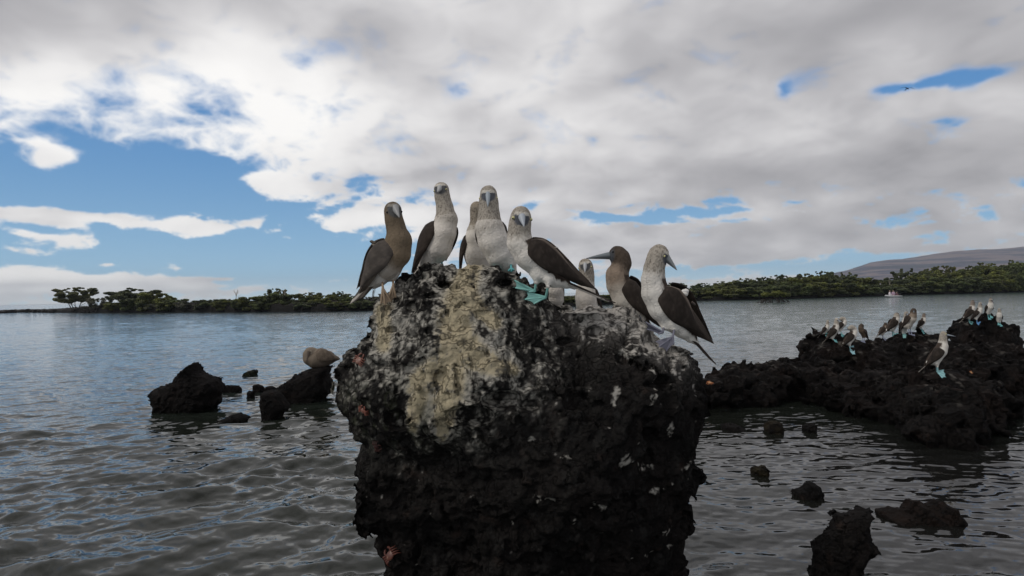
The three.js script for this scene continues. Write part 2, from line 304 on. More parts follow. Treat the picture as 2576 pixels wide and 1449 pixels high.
  const mat = new THREE.MeshPhysicalMaterial({ vertexColors: true, roughness: .06, ior: 1.42, normalMap: t, normalScale: new THREE.Vector2(1, 1) });
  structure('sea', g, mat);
}
// ---------------------------------------------------------------- lava rocks
// An outline in picture units, swelled to a boulder of real depth about the distance `mid`, with clinker relief.
const ridge = (x, y, z) => 1 - 2 * Math.abs(noise(x, y, z));
function lavaRelief(x, y, z, s) {                        // knobbly clinker: lumps, knobs with clefts between, pits
  x *= s; y *= s; z *= s;
  const a = noise(x * 2.3, y * 2.3, z * 2.3), w = .35 * noise(x * 6, y * 6, z * 6), k1 = knobs(x * 5.2 + w, y * 5.2, z * 5.2 + w), c = ridge(x * 9 + 3, y * 9, z * 9), k2 = knobs(x * 15 + w, y * 15, z * 15), d = noise(x * 22, y * 22, z * 22), e = noise(x * 46, y * 46, z * 46);
  return (.08 * a + .085 * (.52 - k1) + .040 * (c - .5) + .045 * (.5 - k2) + .018 * d - .03 * Math.max(0, d - .12) * 3 + .016 * e) / s;
}
function outlineRock({ pts, mid, R, front, back, frontAt, carve, seed = 0, grow = 0 }) {
  const k = mid / FPX, poly = pts.map(([x, y]) => [(x - 1288) * k, (724.5 - y) * k]), n = poly.length;
  let x0 = 1e9, x1 = -1e9, y0 = 1e9, y1 = -1e9; for (const [x, y] of poly) { x0 = Math.min(x0, x); x1 = Math.max(x1, x); y0 = Math.min(y0, y); y1 = Math.max(y1, y); }
  const pad = .25, cs = .012 * Math.max(1, mid / 4), gw = Math.ceil((x1 - x0 + 2 * pad) / cs) + 2, gh = Math.ceil((y1 - y0 + 2 * pad) / cs) + 2, grid = new Float32Array(gw * gh);
  for (let j = 0; j < gh; j++) for (let i = 0; i < gw; i++) {
    const px = x0 - pad + i * cs, py = y0 - pad + j * cs; let d = 1e9, s = 1;
    for (let a = 0, b = n - 1; a < n; b = a++) {
      const ex = poly[b][0] - poly[a][0], ey = poly[b][1] - poly[a][1], wx = px - poly[a][0], wy = py - poly[a][1], t = clamp((wx * ex + wy * ey) / (ex * ex + ey * ey));
      const dx = wx - ex * t, dy = wy - ey * t; d = Math.min(d, dx * dx + dy * dy);
      const c1 = py >= poly[a][1], c2 = py < poly[b][1], c3 = ex * wy > ey * wx; if ((c1 && c2 && c3) || (!c1 && !c2 && !c3)) s = -s;
    }
    grid[j * gw + i] = s * Math.sqrt(d);
  }
  const d2 = (x, y) => { const u = clamp((x - x0 + pad) / cs, 0, gw - 1.001), v = clamp((y - y0 + pad) / cs, 0, gh - 1.001), i = u | 0, j = v | 0, a = u - i, b = v - j, o = j * gw + i; return lerp(lerp(grid[o], grid[o + 1], a), lerp(grid[o + gw], grid[o + gw + 1], a), b); };
  const C = camera.position;
  const local = (x, y, z) => { x -= C.x; y -= C.y; z -= C.z; return [x * CR.x + y * CR.y + z * CR.z, x * CU.x + y * CU.y + z * CU.z, x * CF.x + y * CF.y + z * CF.z]; };
  const body = (x, y, z) => {
    const [X, Y, Z] = local(x, y, z), d = d2(X, Y) - grow, dz = Z - mid;
    if (d >= 0) return Math.hypot(d, Math.max(0, Math.abs(dz) - .02));
    const t = clamp(-d / R), u = 1 - t, s = Math.sqrt(Math.max(1 - u * u, 1e-6));
    const T0 = dz < 0 ? (frontAt ? frontAt(X / k + 1288, 724.5 - Y / k) : front) : back, T = T0 * s, slope = t < 1 ? T0 / R * u / Math.max(s, .08) : 0;
    return Math.max((Math.abs(dz) - T) / Math.sqrt(1 + slope * slope), d * 1.0 > -.0 ? 0 : -9);
  };
  const f = (x, y, z) => { let v = body(x, y, z); if (v > .17 || v < -.17) return v; v -= lavaRelief(x + seed, y, z, 1); if (carve) v = carve(v, x, y, z); return v; };
  const lo = V(1e9, 1e9, 1e9), hi = V(-1e9, -1e9, -1e9);
  for (const X of [x0 - .1, x1 + .1]) for (const Y of [y0 - .1, y1 + .12]) for (const Z of [mid - front - .12, mid + back + .12]) { const p = C.clone().addScaledVector(CR, X).addScaledVector(CU, Y).addScaledVector(CF, Z); lo.min(p); hi.max(p); }
  return { f, body, local, px: (x, y, z) => { const [X, Y] = local(x, y, z); return [X / k + 1288, 724.5 - Y / k]; }, lo: lo.toArray(), hi: hi.toArray() };
}
const march = (f, px, py, d0, d1, step = .01) => {       // first point along the sight line inside the rock
  const r = ray(px, py), p = V(0, 0, 0);
  for (let d = d0; d < d1; d += step) { p.copy(camera.position).addScaledVector(r, d); if (f(p.x, p.y, p.z) < 0) return p.clone(); }
  return null;
};
const exitPoint = (f, px, py, d0, d1) => { const r = ray(px, py), p = V(0, 0, 0); for (let d = d1; d > d0; d -= .01) { p.copy(camera.position).addScaledVector(r, d); if (f(p.x, p.y, p.z) < 0) return p.clone(); } return null; };
const gradient = (f, p, e = .03) => V(f(p.x + e, p.y, p.z) - f(p.x - e, p.y, p.z), f(p.x, p.y + e, p.z) - f(p.x, p.y - e, p.z), f(p.x, p.y, p.z + e) - f(p.x, p.y, p.z - e)).normalize();
const onTop = (f, x, z, y1 = 3, y0 = -.3) => { for (let y = y1; y > y0; y -= .006) if (f(x, y, z) < 0) return y; return null; };
function lavaColor(x, y, z, nx, ny, nz) {
  const a = noise(x * 3, y * 3, z * 3), b = noise(x * 13, y * 13, z * 13), w = smooth(.0, .35, y);
  let c = mix3([.0055, .0052, .0052], [.0135, .0112, .0105], clamp(.5 + a * .9 + b * .5));
  if (b > .3) c = mix3(c, [.045, .03, .024], (b - .3) * 1.8);
  return c.map(v => v * lerp(.62, 1, w));                // wet and dark by the waterline
}
const blot = (x, y, z, fq, t0, t1) => smooth(t0, t1, fbm(x * fq, y * fq, z * fq, 3, .6));

// the big boulder
const bigRock = (() => {
  const pts = [[857, 933], [878, 888], [912, 861], [930, 833], [940, 800], [950, 780], [956, 757], [964, 748], [985, 745], [998, 708], [1012, 694], [1026, 702], [1043, 684], [1051, 660], [1076, 656], [1121, 667], [1154, 670], [1204, 673], [1243, 670], [1271, 680], [1304, 688], [1312, 703], [1332, 717], [1349, 711], [1360, 729], [1382, 750], [1404, 762], [1420, 776], [1443, 778], [1471, 776], [1526, 778], [1582, 789], [1621, 812], [1645, 836], [1665, 851], [1700, 861], [1715, 868], [1743, 895], [1754, 928], [1760, 965], [1768, 1005], [1776, 1030], [1771, 1072], [1749, 1111], [1743, 1150], [1760, 1170], [1777, 1186], [1770, 1205], [1754, 1222], [1726, 1244], [1729, 1283], [1737, 1327], [1721, 1377], [1732, 1433], [1725, 1530], [1700, 1640], [1640, 1760], [1330, 1810], [1080, 1760], [1010, 1650], [985, 1540], [972, 1440], [960, 1380], [943, 1338], [915, 1310], [907, 1294], [905, 1262], [921, 1233], [900, 1205], [893, 1170], [890, 1150], [904, 1116], [886, 1086], [879, 1055], [860, 1024], [853, 985]];
  const front = (x, y) => {                              // how far the face stands out: a shoulder above, an undercut below
    let t = .58;
    t += .14 * Math.exp(-(((x - 1120) / 190) ** 2) - ((y - 900) / 150) ** 2);
    t += .07 * Math.exp(-(((x - 1290) / 120) ** 2) - ((y - 930) / 130) ** 2);
    t -= .17 * smooth(1010, 1130, y) * smooth(1330, 1120, x);
    t -= .14 * smooth(1100, 1420, y);
    t -= .10 * Math.exp(-(((x - 1420) / 70) ** 2) - ((y - 830) / 80) ** 2);
    t += .08 * Math.exp(-(((x - 1590) / 110) ** 2) - ((y - 960) / 140) ** 2);
    t += .07 * Math.exp(-(((x - 1480) / 120) ** 2) - ((y - 1130) / 120) ** 2);
    return t;
  };
  const holes = [], cracks = [];
  const carve = (v, x, y, z) => { if (v > .05) return v; for (const h of holes) { const q = Math.hypot((x - h[0]) / h[3], (y - h[1]) / h[4], (z - h[2]) / h[3]); v = Math.max(v, -(q - 1) * Math.min(h[3], h[4]) * .9); } for (const c of cracks) { const dx = c[3] - c[0], dy = c[4] - c[1], dz = c[5] - c[2], t = clamp(((x - c[0]) * dx + (y - c[1]) * dy + (z - c[2]) * dz) / (dx * dx + dy * dy + dz * dz)); v = Math.max(v, c[6] - Math.hypot(x - c[0] - dx * t, y - c[1] - dy * t, z - c[2] - dz * t)); } return v; };
  const rock = outlineRock({ pts, mid: 3.9, grow: -.016, R: .85, front: .75, back: .72, frontAt: front, carve: (v, x, y, z) => carve(v, x, y, z) });
  for (const [px, py, rx, ry] of [[1122, 722, 26, 15], [1085, 745, 30, 10], [1040, 770, 20, 14], [1502, 836, 34, 20], [1270, 712, 24, 10], [1262, 1005, 55, 22], [1180, 1050, 60, 30], [1000, 1060, 40, 30], [1440, 1010, 22, 30], [1455, 950, 14, 36], [1560, 905, 14, 22], [1660, 960, 30, 18], [1330, 1020, 30, 14], [1420, 860, 26, 12], [985, 830, 16, 10], [1630, 1090, 30, 16], [1290, 820, 12, 8], [1690, 1010, 24, 30]]) {
    const p = march(rock.f, px, py, 2.5, 5); if (p) holes.push([p.x, p.y, p.z, rx * 3.4 / FPX, ry * 3.4 / FPX]);
  }
  for (const line of [[[1098, 788], [1112, 806], [1132, 820], [1150, 832]], [[1583, 792], [1580, 812], [1578, 842], [1570, 870]], [[1165, 905], [1178, 925], [1184, 960]], [[1280, 900], [1284, 930], [1300, 960]], [[1400, 830], [1440, 880], [1452, 940], [1470, 1000]]]) {
    const q = line.map(([x, y]) => march(rock.f, x, y, 2.5, 5)); for (let i = 0; i + 1 < q.length; i++) if (q[i] && q[i + 1]) cracks.push([q[i].x, q[i].y, q[i].z, q[i + 1].x, q[i + 1].y, q[i + 1].z, .011]);
  }
  return rock;
})();
const G = (x, y, cx, cy, rx, ry) => Math.exp(-(((x - cx) / rx) ** 2) - ((y - cy) / ry) ** 2);
const ROCK_FAR = bigRock.body;
{
  // droppings have run down the face in pale streaks
  const runs = [[[1185, 678, 34], [1168, 760, 44], [1160, 850, 46], [1152, 960, 40], [1138, 1045, 14]], [[1165, 800, 30], [1210, 870, 34], [1290, 900, 16]], [[1160, 870, 34], [1090, 930, 34], [1075, 1030, 12]], [[1205, 760, 26], [1250, 800, 20]], [[985, 780, 26], [1000, 850, 22]], [[1600, 830, 30], [1650, 875, 24]]];
  const streak = (x, y) => { let m = 0; for (const l of runs) for (let i = 0; i + 1 < l.length; i++) { const [x0, y0, w0] = l[i], [x1, y1, w1] = l[i + 1], dx = x1 - x0, dy = y1 - y0, t = clamp(((x - x0) * dx + (y - y0) * dy) / (dx * dx + dy * dy)), d = Math.hypot(x - x0 - dx * t, y - y0 - dy * t); m = Math.max(m, Math.exp(-((d / lerp(w0, w1, t)) ** 2))); } return m; };
  const spots = [[1535, 1095, 26, 16], [1590, 1120, 22, 18], [1478, 1190, 30, 16], [1360, 1172, 24, 14], [1680, 1130, 22, 16], [1640, 1285, 16, 12], [1600, 1330, 22, 10], [1420, 1230, 16, 10], [1610, 1175, 26, 12], [1560, 1060, 14, 8], [1660, 1330, 14, 10], [1700, 1150, 16, 14], [1510, 955, 20, 40], [1600, 930, 14, 30], [1545, 870, 30, 18], [1400, 1080, 14, 8], [1640, 1040, 10, 20], [1590, 965, 12, 20], [1330, 1045, 24, 8], [1290, 1240, 14, 6], [1490, 1260, 10, 8]];
  const color = (x, y, z, nx, ny, nz) => {
    const [px, py] = bigRock.px(x, y, z);
    let c = lavaColor(x, y + 1, z, nx, ny, nz);
    const n1 = fbm(x * 11, y * 5, z * 11, 4, .62), n2 = fbm(x * 38 + 5, y * 38, z * 38, 2, .7), n3 = noise(x * 3.1, y * 3.1, z * 3.1 + 9);
    const ash = clamp(G(px, py, 1120, 850, 250, 210) * 1.25 + .6 * G(px, py, 1000, 960, 130, 130) + .7 * G(px, py, 1220, 760, 160, 110) + .22 * G(px, py, 1340, 850, 130, 110)) ;
    // weathered grey upper part
    c = mix3(c, [.085, .081, .074], clamp(ash * smooth(-.25, .3, n1 * .8 + .3 * n3 + n2 * .5) * .95));
    const st = streak(px, py);
    const patch = st * 1.2 + ash * .5 + n1 * .95 + n2 * .95 + .12 * ny - .34 + .25 * n3, crust = smooth(.16, .80, patch) * smooth(.08, .45, st + ash * .7);
    c = mix3(c, [.40, .38, .335], crust * .9);
    c = mix3(c, [.41, .335, .19], smooth(.55, 1.1, patch + .1) * smooth(.2, .75, st) * .62);
    c = mix3(c, [.02, .019, .018], smooth(.28, .5, -n1 - .4 * n2 + .1) * .75);
    const ledge = clamp(G(px, py, 1520, 800, 120, 42) * 1.5 + G(px, py, 1640, 860, 60, 36) * 1.2 + .5 * G(px, py, 1700, 900, 60, 60));
    c = mix3(c, [.115, .107, .10], ledge * .8);
    c = mix3(c, [.46, .435, .40], smooth(.25, .6, ledge * 1.0 + n1 * .9 + n2 * .8 + ny * .3 - .55) * .85);
    let sp = 0; for (const s of spots) sp = Math.max(sp, G(px, py, ...s));
    c = mix3(c, [.42, .40, .36], smooth(.1, .35, sp * 1.2 + n1 * .9 + n2 * 1.1 - .95) * .85);
    // algae tint and rusty patches lower down
    c = mix3(c, [.035, .040, .022], clamp(G(px, py, 1000, 1010, 140, 70) * .9 * smooth(-.1, .3, n1)));
    return c;
  };
  const net = grounded(nets(bigRock.f, bigRock.lo, bigRock.hi, .0108, ROCK_FAR, .13));
  const o = at(1330, 1560, 3.9); o.y = 0;
  const g = thing('boulder', 'huge black lava boulder streaked with pale droppings, a crowd of birds standing on top', 'boulder', o);
  part('rock_body', shiftTo(painted(net, color), o), new THREE.MeshPhysicalMaterial({ vertexColors: true, roughness: .93, specularIntensity: .18, bumpMap: grainTex(1.6), bumpScale: .018 }), g);
}
// ---------------------------------------------------------------- the reef and the loose rocks
const rockM = (bump = .006, rep = 3) => new THREE.MeshPhysicalMaterial({ vertexColors: true, roughness: .93, specularIntensity: .18, bumpMap: grainTex(rep * .4), bumpScale: bump });
const blobs = (list, k) => (x, y, z) => { let v = 1e9; for (const b of list) { const qx = (x - b[0]) / b[3], qy = (y - b[1]) / b[4], qz = (z - b[2]) / b[5], q = Math.sqrt(qx * qx + qy * qy + qz * qz), m = Math.min(b[3], b[4], b[5]); const d = q > 1.6 ? (q - 1) * m : (q - 1) * m; v = v > 1e8 ? d : smin(v, d, k); } return v; };
const reef = (() => {
  // mounds: [x, y, distance, width px, height px, depth m] in picture units at that distance; the last is how deep it reaches
  const L = [];
  const add = (px, py, d, rx, ry, rz) => { const p = at(px, py, d); L.push([p.x, p.y, p.z, rx * d / FPX, ry * d / FPX, rz]); };
  add(2100, 925, 12.3, 70, 76, .7); add(2190, 935, 12.0, 120, 70, .9); add(2062, 890, 12.6, 42, 46, .4); add(2290, 930, 12.4, 130, 82, .9); add(2385, 950, 11.5, 125, 76, 1.1);
  add(2476, 880, 13.8, 70, 82, .75); add(2500, 930, 13, 90, 60, .9); add(2585, 945, 12.2, 100, 34, .9); add(2560, 915, 12.8, 50, 24, .4);
  add(2290, 1010, 9.8, 170, 70, 1.2); add(2345, 1018, 8.7, 118, 80, .8); add(2365, 1058, 7.9, 72, 80, .6); add(2345, 1055, 8.2, 90, 48, .5); add(2400, 1003, 8.8, 60, 60, .7); add(2225, 1020, 9.3, 100, 40, .5); add(2150, 985, 10.3, 80, 30, .5); add(2395, 1094, 7.35, 42, 48, .3); add(2345, 1092, 7.45, 36, 34, .25);
  add(2010, 958, 11.2, 110, 44, .8); add(1900, 972, 10.8, 85, 36, .5); add(1835, 965, 10.6, 42, 34, .35); add(1880, 945, 11, 26, 20, .25); add(1840, 935, 11, 22, 18, .2); add(1790, 985, 10.2, 45, 26, .35); add(1740, 985, 10.2, 70, 28, .5); add(1915, 1000, 10.1, 34, 30, .22); add(1842, 998, 10, 24, 34, .2); add(2090, 1000, 10.3, 50, 18, .3);
  const body0 = blobs(L, .10), body = (x, y, z) => body0(x, y, z);
  const lumps = (x, y, z) => { const w = .35 * noise(x * 4, y * 4, z * 4), rg = ridge(x * 2.1 + w, y * 2.1, z * 2.1 + 4), rg2 = ridge(x * 5.3, y * 5.3 + 2, z * 5.3); return .10 * noise(x * 1.4, y * 1.4, z * 1.4) + .12 * (rg * rg - .4) + .16 * (.5 - knobs(x * 3.4 + w, y * 3.4, z * 3.4 + w)) + .06 * (rg2 - .45) + .085 * (.5 - knobs(x * 8.5 + w, y * 8.5, z * 8.5)) + .05 * noise(x * 13, y * 13, z * 13) + .035 * noise(x * 26, y * 26, z * 26); };
  const f = (x, y, z) => { const v = body(x, y, z); if (v > .34 || v < -.36) return v; return v - lumps(x, y, z); };
  const lo = [2.6, -.12, -15.2], hi = [12.4, 1.5, -6.3];
  return { f, body, lo, hi };
})();
{
  const col = (x, y, z, nx, ny, nz) => {
    let c = lavaColor(x, y, z, nx, ny, nz); const n = fbm(x * 6, y * 6, z * 6, 3, .6);
    c = mix3(c, [.016, .0108, .0092], smooth(.0, .5, noise(x * 2.1, y * 2.1, z * 2.1)) * .8);
    const w = Math.max(0, n * 1.1 + ny * .35 - .54) * smooth(.3, .7, y);
    c = mix3(c, [.30, .28, .25], clamp(w) * .8);
    return c;
  };
  const o = V(6, 0, -10), g = thing('lava_reef', 'long low reef of jagged black lava carrying a flock of small birds', 'reef', o);
  part('reef_body', shiftTo(painted(grounded(nets(reef.f, reef.lo, reef.hi, .025, reef.body, .25)), col), o), rockM(.05, 1.4), g);
}
// rocks drawn from their outlines: each its own thing
function smallRock(label, pts, base, R, front, back, cell, group, tint) {
  const xc = pts.reduce((a, p) => a + p[0], 0) / pts.length, mid = depthOf(onWater(xc, base)) + front * .8, foot = .3 * FPX / mid, squash = base - Math.min(...pts.map(p => p[1])) < 60 ? .84 : 1; pts = pts.map(([x, y]) => [x, base - (base - y) * squash]);
  const rk = outlineRock({ pts: pts.map(([x, y]) => [x, y > base - foot * .22 ? base + foot : y]), mid, grow: -.028 * clamp(R * 1.8, .16, .52), R: R * .6, front, back, seed: mid * 7.3 });
  const s = clamp(R * 1.8, .16, .52);
  const f = (x, y, z) => { const v = rk.body(x, y, z); return v > .14 || v < -.14 ? v : v - lavaRelief(x + mid, y, z, 2.1) * Math.min(1.15, s * 2.6); };
  const lo = rk.lo.slice(), hi = rk.hi.slice(); lo[1] = Math.max(lo[1], -.14);
  const o = V((lo[0] + hi[0]) / 2, 0, (lo[2] + hi[2]) / 2), g = thing('sea_rock', label, 'rock', o, group);
  part('rock_body', shiftTo(painted(grounded(nets(f, lo, hi, cell, rk.body, .1)), (x, y, z, nx, ny, nz) => { const c = lavaColor(x, y, z, nx, ny, nz); return tint ? mix3(c, tint, clamp(.4 + noise(x * 9, y * 9, z * 9))) : c; }), o), rockM(.03, 2.5), g);
  return f;
}
smallRock('peaked black rock with a sloping shoulder standing in open water', [[392, 985], [398, 972], [440, 962], [462, 930], [488, 909], [493, 912], [500, 935], [520, 942], [545, 955], [556, 968], [560, 982], [548, 1000], [555, 1012], [540, 1025], [470, 1060], [410, 1075], [400, 1030]], 1040, .30, .42, .36, .02);
const pelicanRock = smallRock('hunched black rock that carries the huddled pelican', [[690, 985], [700, 970], [735, 952], [742, 938], [752, 942], [766, 930], [790, 921], [830, 919], [834, 925], [826, 945], [832, 960], [836, 985], [820, 1000], [790, 1012], [740, 1020], [690, 1015]], 1014, .26, .36, .34, .022);
smallRock('dark stump of rock in front of the hunched pelican rock', [[658, 990], [664, 982], [690, 980], [708, 992], [722, 1012], [732, 1024], [715, 1040], [690, 1062], [665, 1055], [660, 1020]], 1060, .18, .24, .2, .018);
smallRock('low wet slab of rock nearest the viewer on the open-water side', [[554, 1053], [566, 1049], [592, 1036], [612, 1040], [626, 1050], [628, 1058], [600, 1066], [560, 1066]], 1066, .1, .2, .2, .015);
smallRock('tiny post of rock standing alone between the two larger rocks', [[621, 975], [630, 980], [642, 977], [640, 992], [636, 1005], [624, 1004], [622, 990]], 1005, .08, .1, .1, .013);
smallRock('small ragged knob of rock beside the hunched rock, one of a pair', [[636, 965], [648, 962], [660, 966], [666, 975], [662, 985], [640, 988]], 987, .08, .1, .1, .014);
smallRock('smaller rounded knob touching the hunched pelican rock', [[664, 975], [672, 968], [685, 968], [696, 976], [692, 990], [668, 990]], 990, .08, .1, .1, .014);
smallRock('broken ridge of little rocks trailing off the peaked rock', [[558, 972], [566, 966], [580, 964], [598, 966], [606, 974], [616, 980], [612, 986], [560, 990]], 989, .08, .1, .1, .014);
smallRock('flat mossy rock awash in open water behind the little rocks', [[590, 939], [620, 932], [640, 926], [646, 932], [630, 944], [598, 946]], 946, .06, .2, .2, .02, null, [.03, .035, .018]);
smallRock('sliver of rock barely awash beside the peaked rock', [[352, 984], [368, 981], [392, 976], [398, 990], [360, 992]], 990, .05, .12, .12, .016);
smallRock('lumpy rock nearest the big boulder in the still shallows', [[1817, 1070], [1822, 1062], [1836, 1060], [1850, 1062], [1858, 1068], [1876, 1073], [1872, 1086], [1820, 1088]], 1088, .12, .2, .2, .014);
smallRock('squarish brown rock, middle one of three in the still shallows', [[1922, 1072], [1930, 1056], [1945, 1051], [1964, 1058], [1970, 1075], [1966, 1092], [1935, 1095]], 1094, .14, .16, .16, .014, null, [.024, .019, .011]);
smallRock('pointed grey rock, farthest of three in the still shallows', [[2012, 1082], [2022, 1066], [2040, 1058], [2050, 1063], [2054, 1080], [2056, 1090], [2016, 1092]], 1091, .12, .14, .14, .014);
smallRock('crusty ochre rock sitting alone in the near shallows', [[1889, 1175], [1900, 1166], [1912, 1170], [1922, 1163], [1932, 1178], [1936, 1190], [1915, 1200], [1896, 1195]], 1199, .1, .11, .11, .011, null, [.032, .026, .013]);
smallRock('two-pronged black rock breaking the surface in the near shallows', [[1985, 1243], [2000, 1232], [2018, 1225], [2030, 1206], [2048, 1203], [2062, 1220], [2066, 1238], [2050, 1258], [2010, 1252]], 1256, .1, .12, .12, .011);
smallRock('tall slanting black rock rising at the bottom edge beside the boulder', [[2044, 1400], [2050, 1370], [2090, 1330], [2108, 1300], [2140, 1285], [2180, 1278], [2194, 1286], [2184, 1320], [2188, 1350], [2198, 1375], [2186, 1400], [2170, 1430], [2165, 1500], [2035, 1500]], 1470, .2, .13, .13, .009);
smallRock('broad reddish rock lying half under the water near the tall slanting rock', [[2215, 1292], [2250, 1282], [2285, 1286], [2300, 1262], [2320, 1266], [2340, 1282], [2370, 1258], [2390, 1276], [2408, 1294], [2398, 1312], [2360, 1325], [2290, 1322], [2240, 1310]], 1322, .12, .22, .2, .011, null, [.016, .0105, .0085]);
smallRock('thin reef scrap poking up left of the tall slanting rock', [[1940, 1320], [1952, 1316], [1965, 1322], [1988, 1320], [1990, 1332], [1972, 1344], [1955, 1334]], 1342, .05, .07, .07, .009);
smallRock('cluster of small lumps in the water past the end of the reef', [[2528, 1025], [2545, 1013], [2560, 1018], [2572, 1006], [2592, 1012], [2600, 1036], [2560, 1040], [2534, 1034]], 1039, .1, .14, .14, .015);
{ // broken pieces along the water's edge of the reef
  const r = rng(29), m = rockM(.03, 2), first = [];
  const proto = [0, 1, 2].map(s => painted(nets((x, y, z) => Math.hypot(x / 1.2, y / .8, z) - .9 - .35 * noise(x * 1.5 + s * 9, y * 1.5, z * 1.5) - .35 * (.5 - knobs(x * 2.2, y * 2.2 + s, z * 2.2)) - .12 * noise(x * 7, y * 7, z * 7), [-1.8, -.5, -1.8], [1.8, 1.6, 1.8], .1), (x, y, z, a, b, c) => lavaColor(x, y + .3, z, a, b, c)));
  for (const [px, py, w] of [[1962, 996, 11], [1985, 990, 8], [2003, 993, 14], [2018, 1000, 7], [2030, 990, 12], [2050, 1000, 16], [2068, 1003, 9], [2082, 1024, 17], [1925, 1022, 10], [1830, 1030, 14], [1795, 1028, 9], [2110, 1010, 12], [1972, 918, 9], [2140, 1034, 9], [1776, 1040, 8]]) { const p = onWater(px, py), k = (px | 0) % 3, s = w * depthOf(p) / FPX / 1.1; let g; if (!first[k]) { g = first[k] = thing('reef_fragment', 'small broken lump of black lava at the water edge of the reef', 'rock', p, 'broken lumps along the reef edge'); part('rock_body', proto[k], m, g); } else { g = first[k].clone(); g.name = numbered('reef_fragment'); g.userData = { ...first[k].userData }; scene.add(g); } g.position.set(p.x, -.02, p.z - s * .8); g.scale.set(s, s * (.7 + .7 * r()), s); g.rotation.y = r() * 6.28; }
}
// ---------------------------------------------------------------- far shores, hill, mangroves
const WATERLINE_L = [[-120, 796], [-20, 789], [60, 786], [140, 787], [270, 787], [500, 786], [760, 785], [900, 783], [1060, 779]];
const WATERLINE_R = [[1340, 776], [1440, 771], [1580, 764], [1750, 757], [1900, 754.3], [1991, 752], [2090, 749], [2183, 746.3], [2270, 742.5], [2410, 739.7], [2576, 735], [2760, 729]];
const lineAt = (L, t) => { const n = L.length - 1, i = Math.min(n - 1, Math.floor(t * n)), u = t * n - i; const p = onWater(...L[i]), q = onWater(...L[i + 1]); return p.lerp(q, u); };
const bankAt = (L, px) => { for (let i = 0; i + 1 < L.length; i++) if (px <= L[i + 1][0]) { const u = (px - L[i][0]) / (L[i + 1][0] - L[i][0]); return onWater(px, lerp(L[i][1], L[i + 1][1], u)); } return onWater(...L[L.length - 1]); };
const landMat = new THREE.MeshPhysicalMaterial({ vertexColors: true, roughness: .95, specularIntensity: .3 });
function shore(name, L, depth, rise) {
  const N = 420, M = 26, P = [], I = [], C = [];
  const x0 = L[0][0], x1 = L[L.length - 1][0];
  for (let i = 0; i <= N; i++) {
    const p = bankAt(L, lerp(x0, x1, i / N)), dir = V(p.x, 0, p.z).normalize(), wob = 1.1 * noise(p.x * .25, 0, p.z * .25) + .5 * noise(p.x * .9, 3, p.z * .9);
    for (let j = 0; j <= M; j++) {
      const s = (j / M) ** 2.2 * depth, q = p.clone().addScaledVector(dir, s + wob + (j ? 0 : -.4));
      const h = j ? rise(i / N) * (.7 * smooth(0, .5, s) + .3 * smooth(.5, 6, s)) * (1 + .7 * noise(q.x * .8, q.z * .8, 1)) + .25 * noise(q.x * 1.9, q.z * 1.9, 4) * smooth(0, .5, s) : -.3;
      P.push(q.x, j ? Math.max(h, .02) : -.3, q.z);
      const n = noise(q.x * 1.3, q.z * 1.3, 9), k = mix3([.008, .0075, .007], [.026, .021, .018], clamp(.4 + n) * smooth(.2, 2.5, s)); C.push(...k);
    }
  }
  for (let i = 0; i < N; i++) for (let j = 0; j < M; j++) { const a = i * (M + 1) + j, b = a + 1, c = a + M + 1, d = c + 1; I.push(a, c, b, b, c, d); }
  structure(name, meshGeo(P, I, C), landMat);
}
shore('shore_ground', WATERLINE_L, 60, t => .45 + .95 * smooth(.18, .36, t));
shore('shore_ground', WATERLINE_R, 160, t => .8);

// the long shield-shaped hill
{
  const prof = [[1950, 712], [2020, 703], [2080, 690], [2130, 680], [2165, 668], [2190, 659], [2230, 654], [2270, 652], [2310, 646], [2350, 639], [2400, 632], [2460, 628], [2500, 627], [2576, 621], [2700, 613], [2900, 600], [3300, 590]];
  const N = 260, M = 70, P = [], I = [], C = [], Dn = 1500, Df = 2600;
  for (let i = 0; i <= N; i++) {
    const px = lerp(prof[0][0], prof[prof.length - 1][0], i / N); let py = 0;
    for (let k = 0; k + 1 < prof.length; k++) if (px >= prof[k][0] - 1e-6 && px <= prof[k + 1][0] + 1e-6) py = lerp(prof[k][1], prof[k + 1][1], (px - prof[k][0]) / (prof[k + 1][0] - prof[k][0]));
    const top = at(px, py, Df), foot = at(px, 745, Dn); foot.y = 0;
    for (let j = 0; j <= M; j++) {
      const t = j / M, over = t > .8 ? (t - .8) / .2 : 0, s = Math.min(1, t / .8), q = foot.clone().lerp(top, s); const dirs = V(top.x, 0, top.z).normalize();
      q.addScaledVector(dirs, over * 900); q.y = top.y * s ** 1.12 * (1 - over * over * .6);
      q.y += (1 - s * .75) * s * 7 * fbm(q.x * .006, q.z * .006, 3, 4) * 2;
      P.push(q.x, q.y, q.z);
      const bands = fbm(q.x * .0035, q.y * .05, q.z * .0035, 4, .6), dots = noise(q.x * .05, q.y * .12, q.z * .05);
      let c = mix3([.052, .056, .092], [.15, .12, .13], smooth(-.12, .22, bands + .25 * dots)); c = mix3(c, [.032, .042, .06], smooth(.0, .35, -bands + .35 * dots + .1 * (s - .6)) * .8); c = mix3(c, [.15, .13, .135], smooth(.25, .5, bands + .2 * dots) * .6);
      C.push(...c);
    }
  }
  for (let i = 0; i < N; i++) for (let j = 0; j < M; j++) { const a = i * (M + 1) + j, b = a + 1, c = a + M + 1, d = c + 1; I.push(a, c, b, b, c, d); }
  structure('hill', meshGeo(P, I, C), landMat);
}

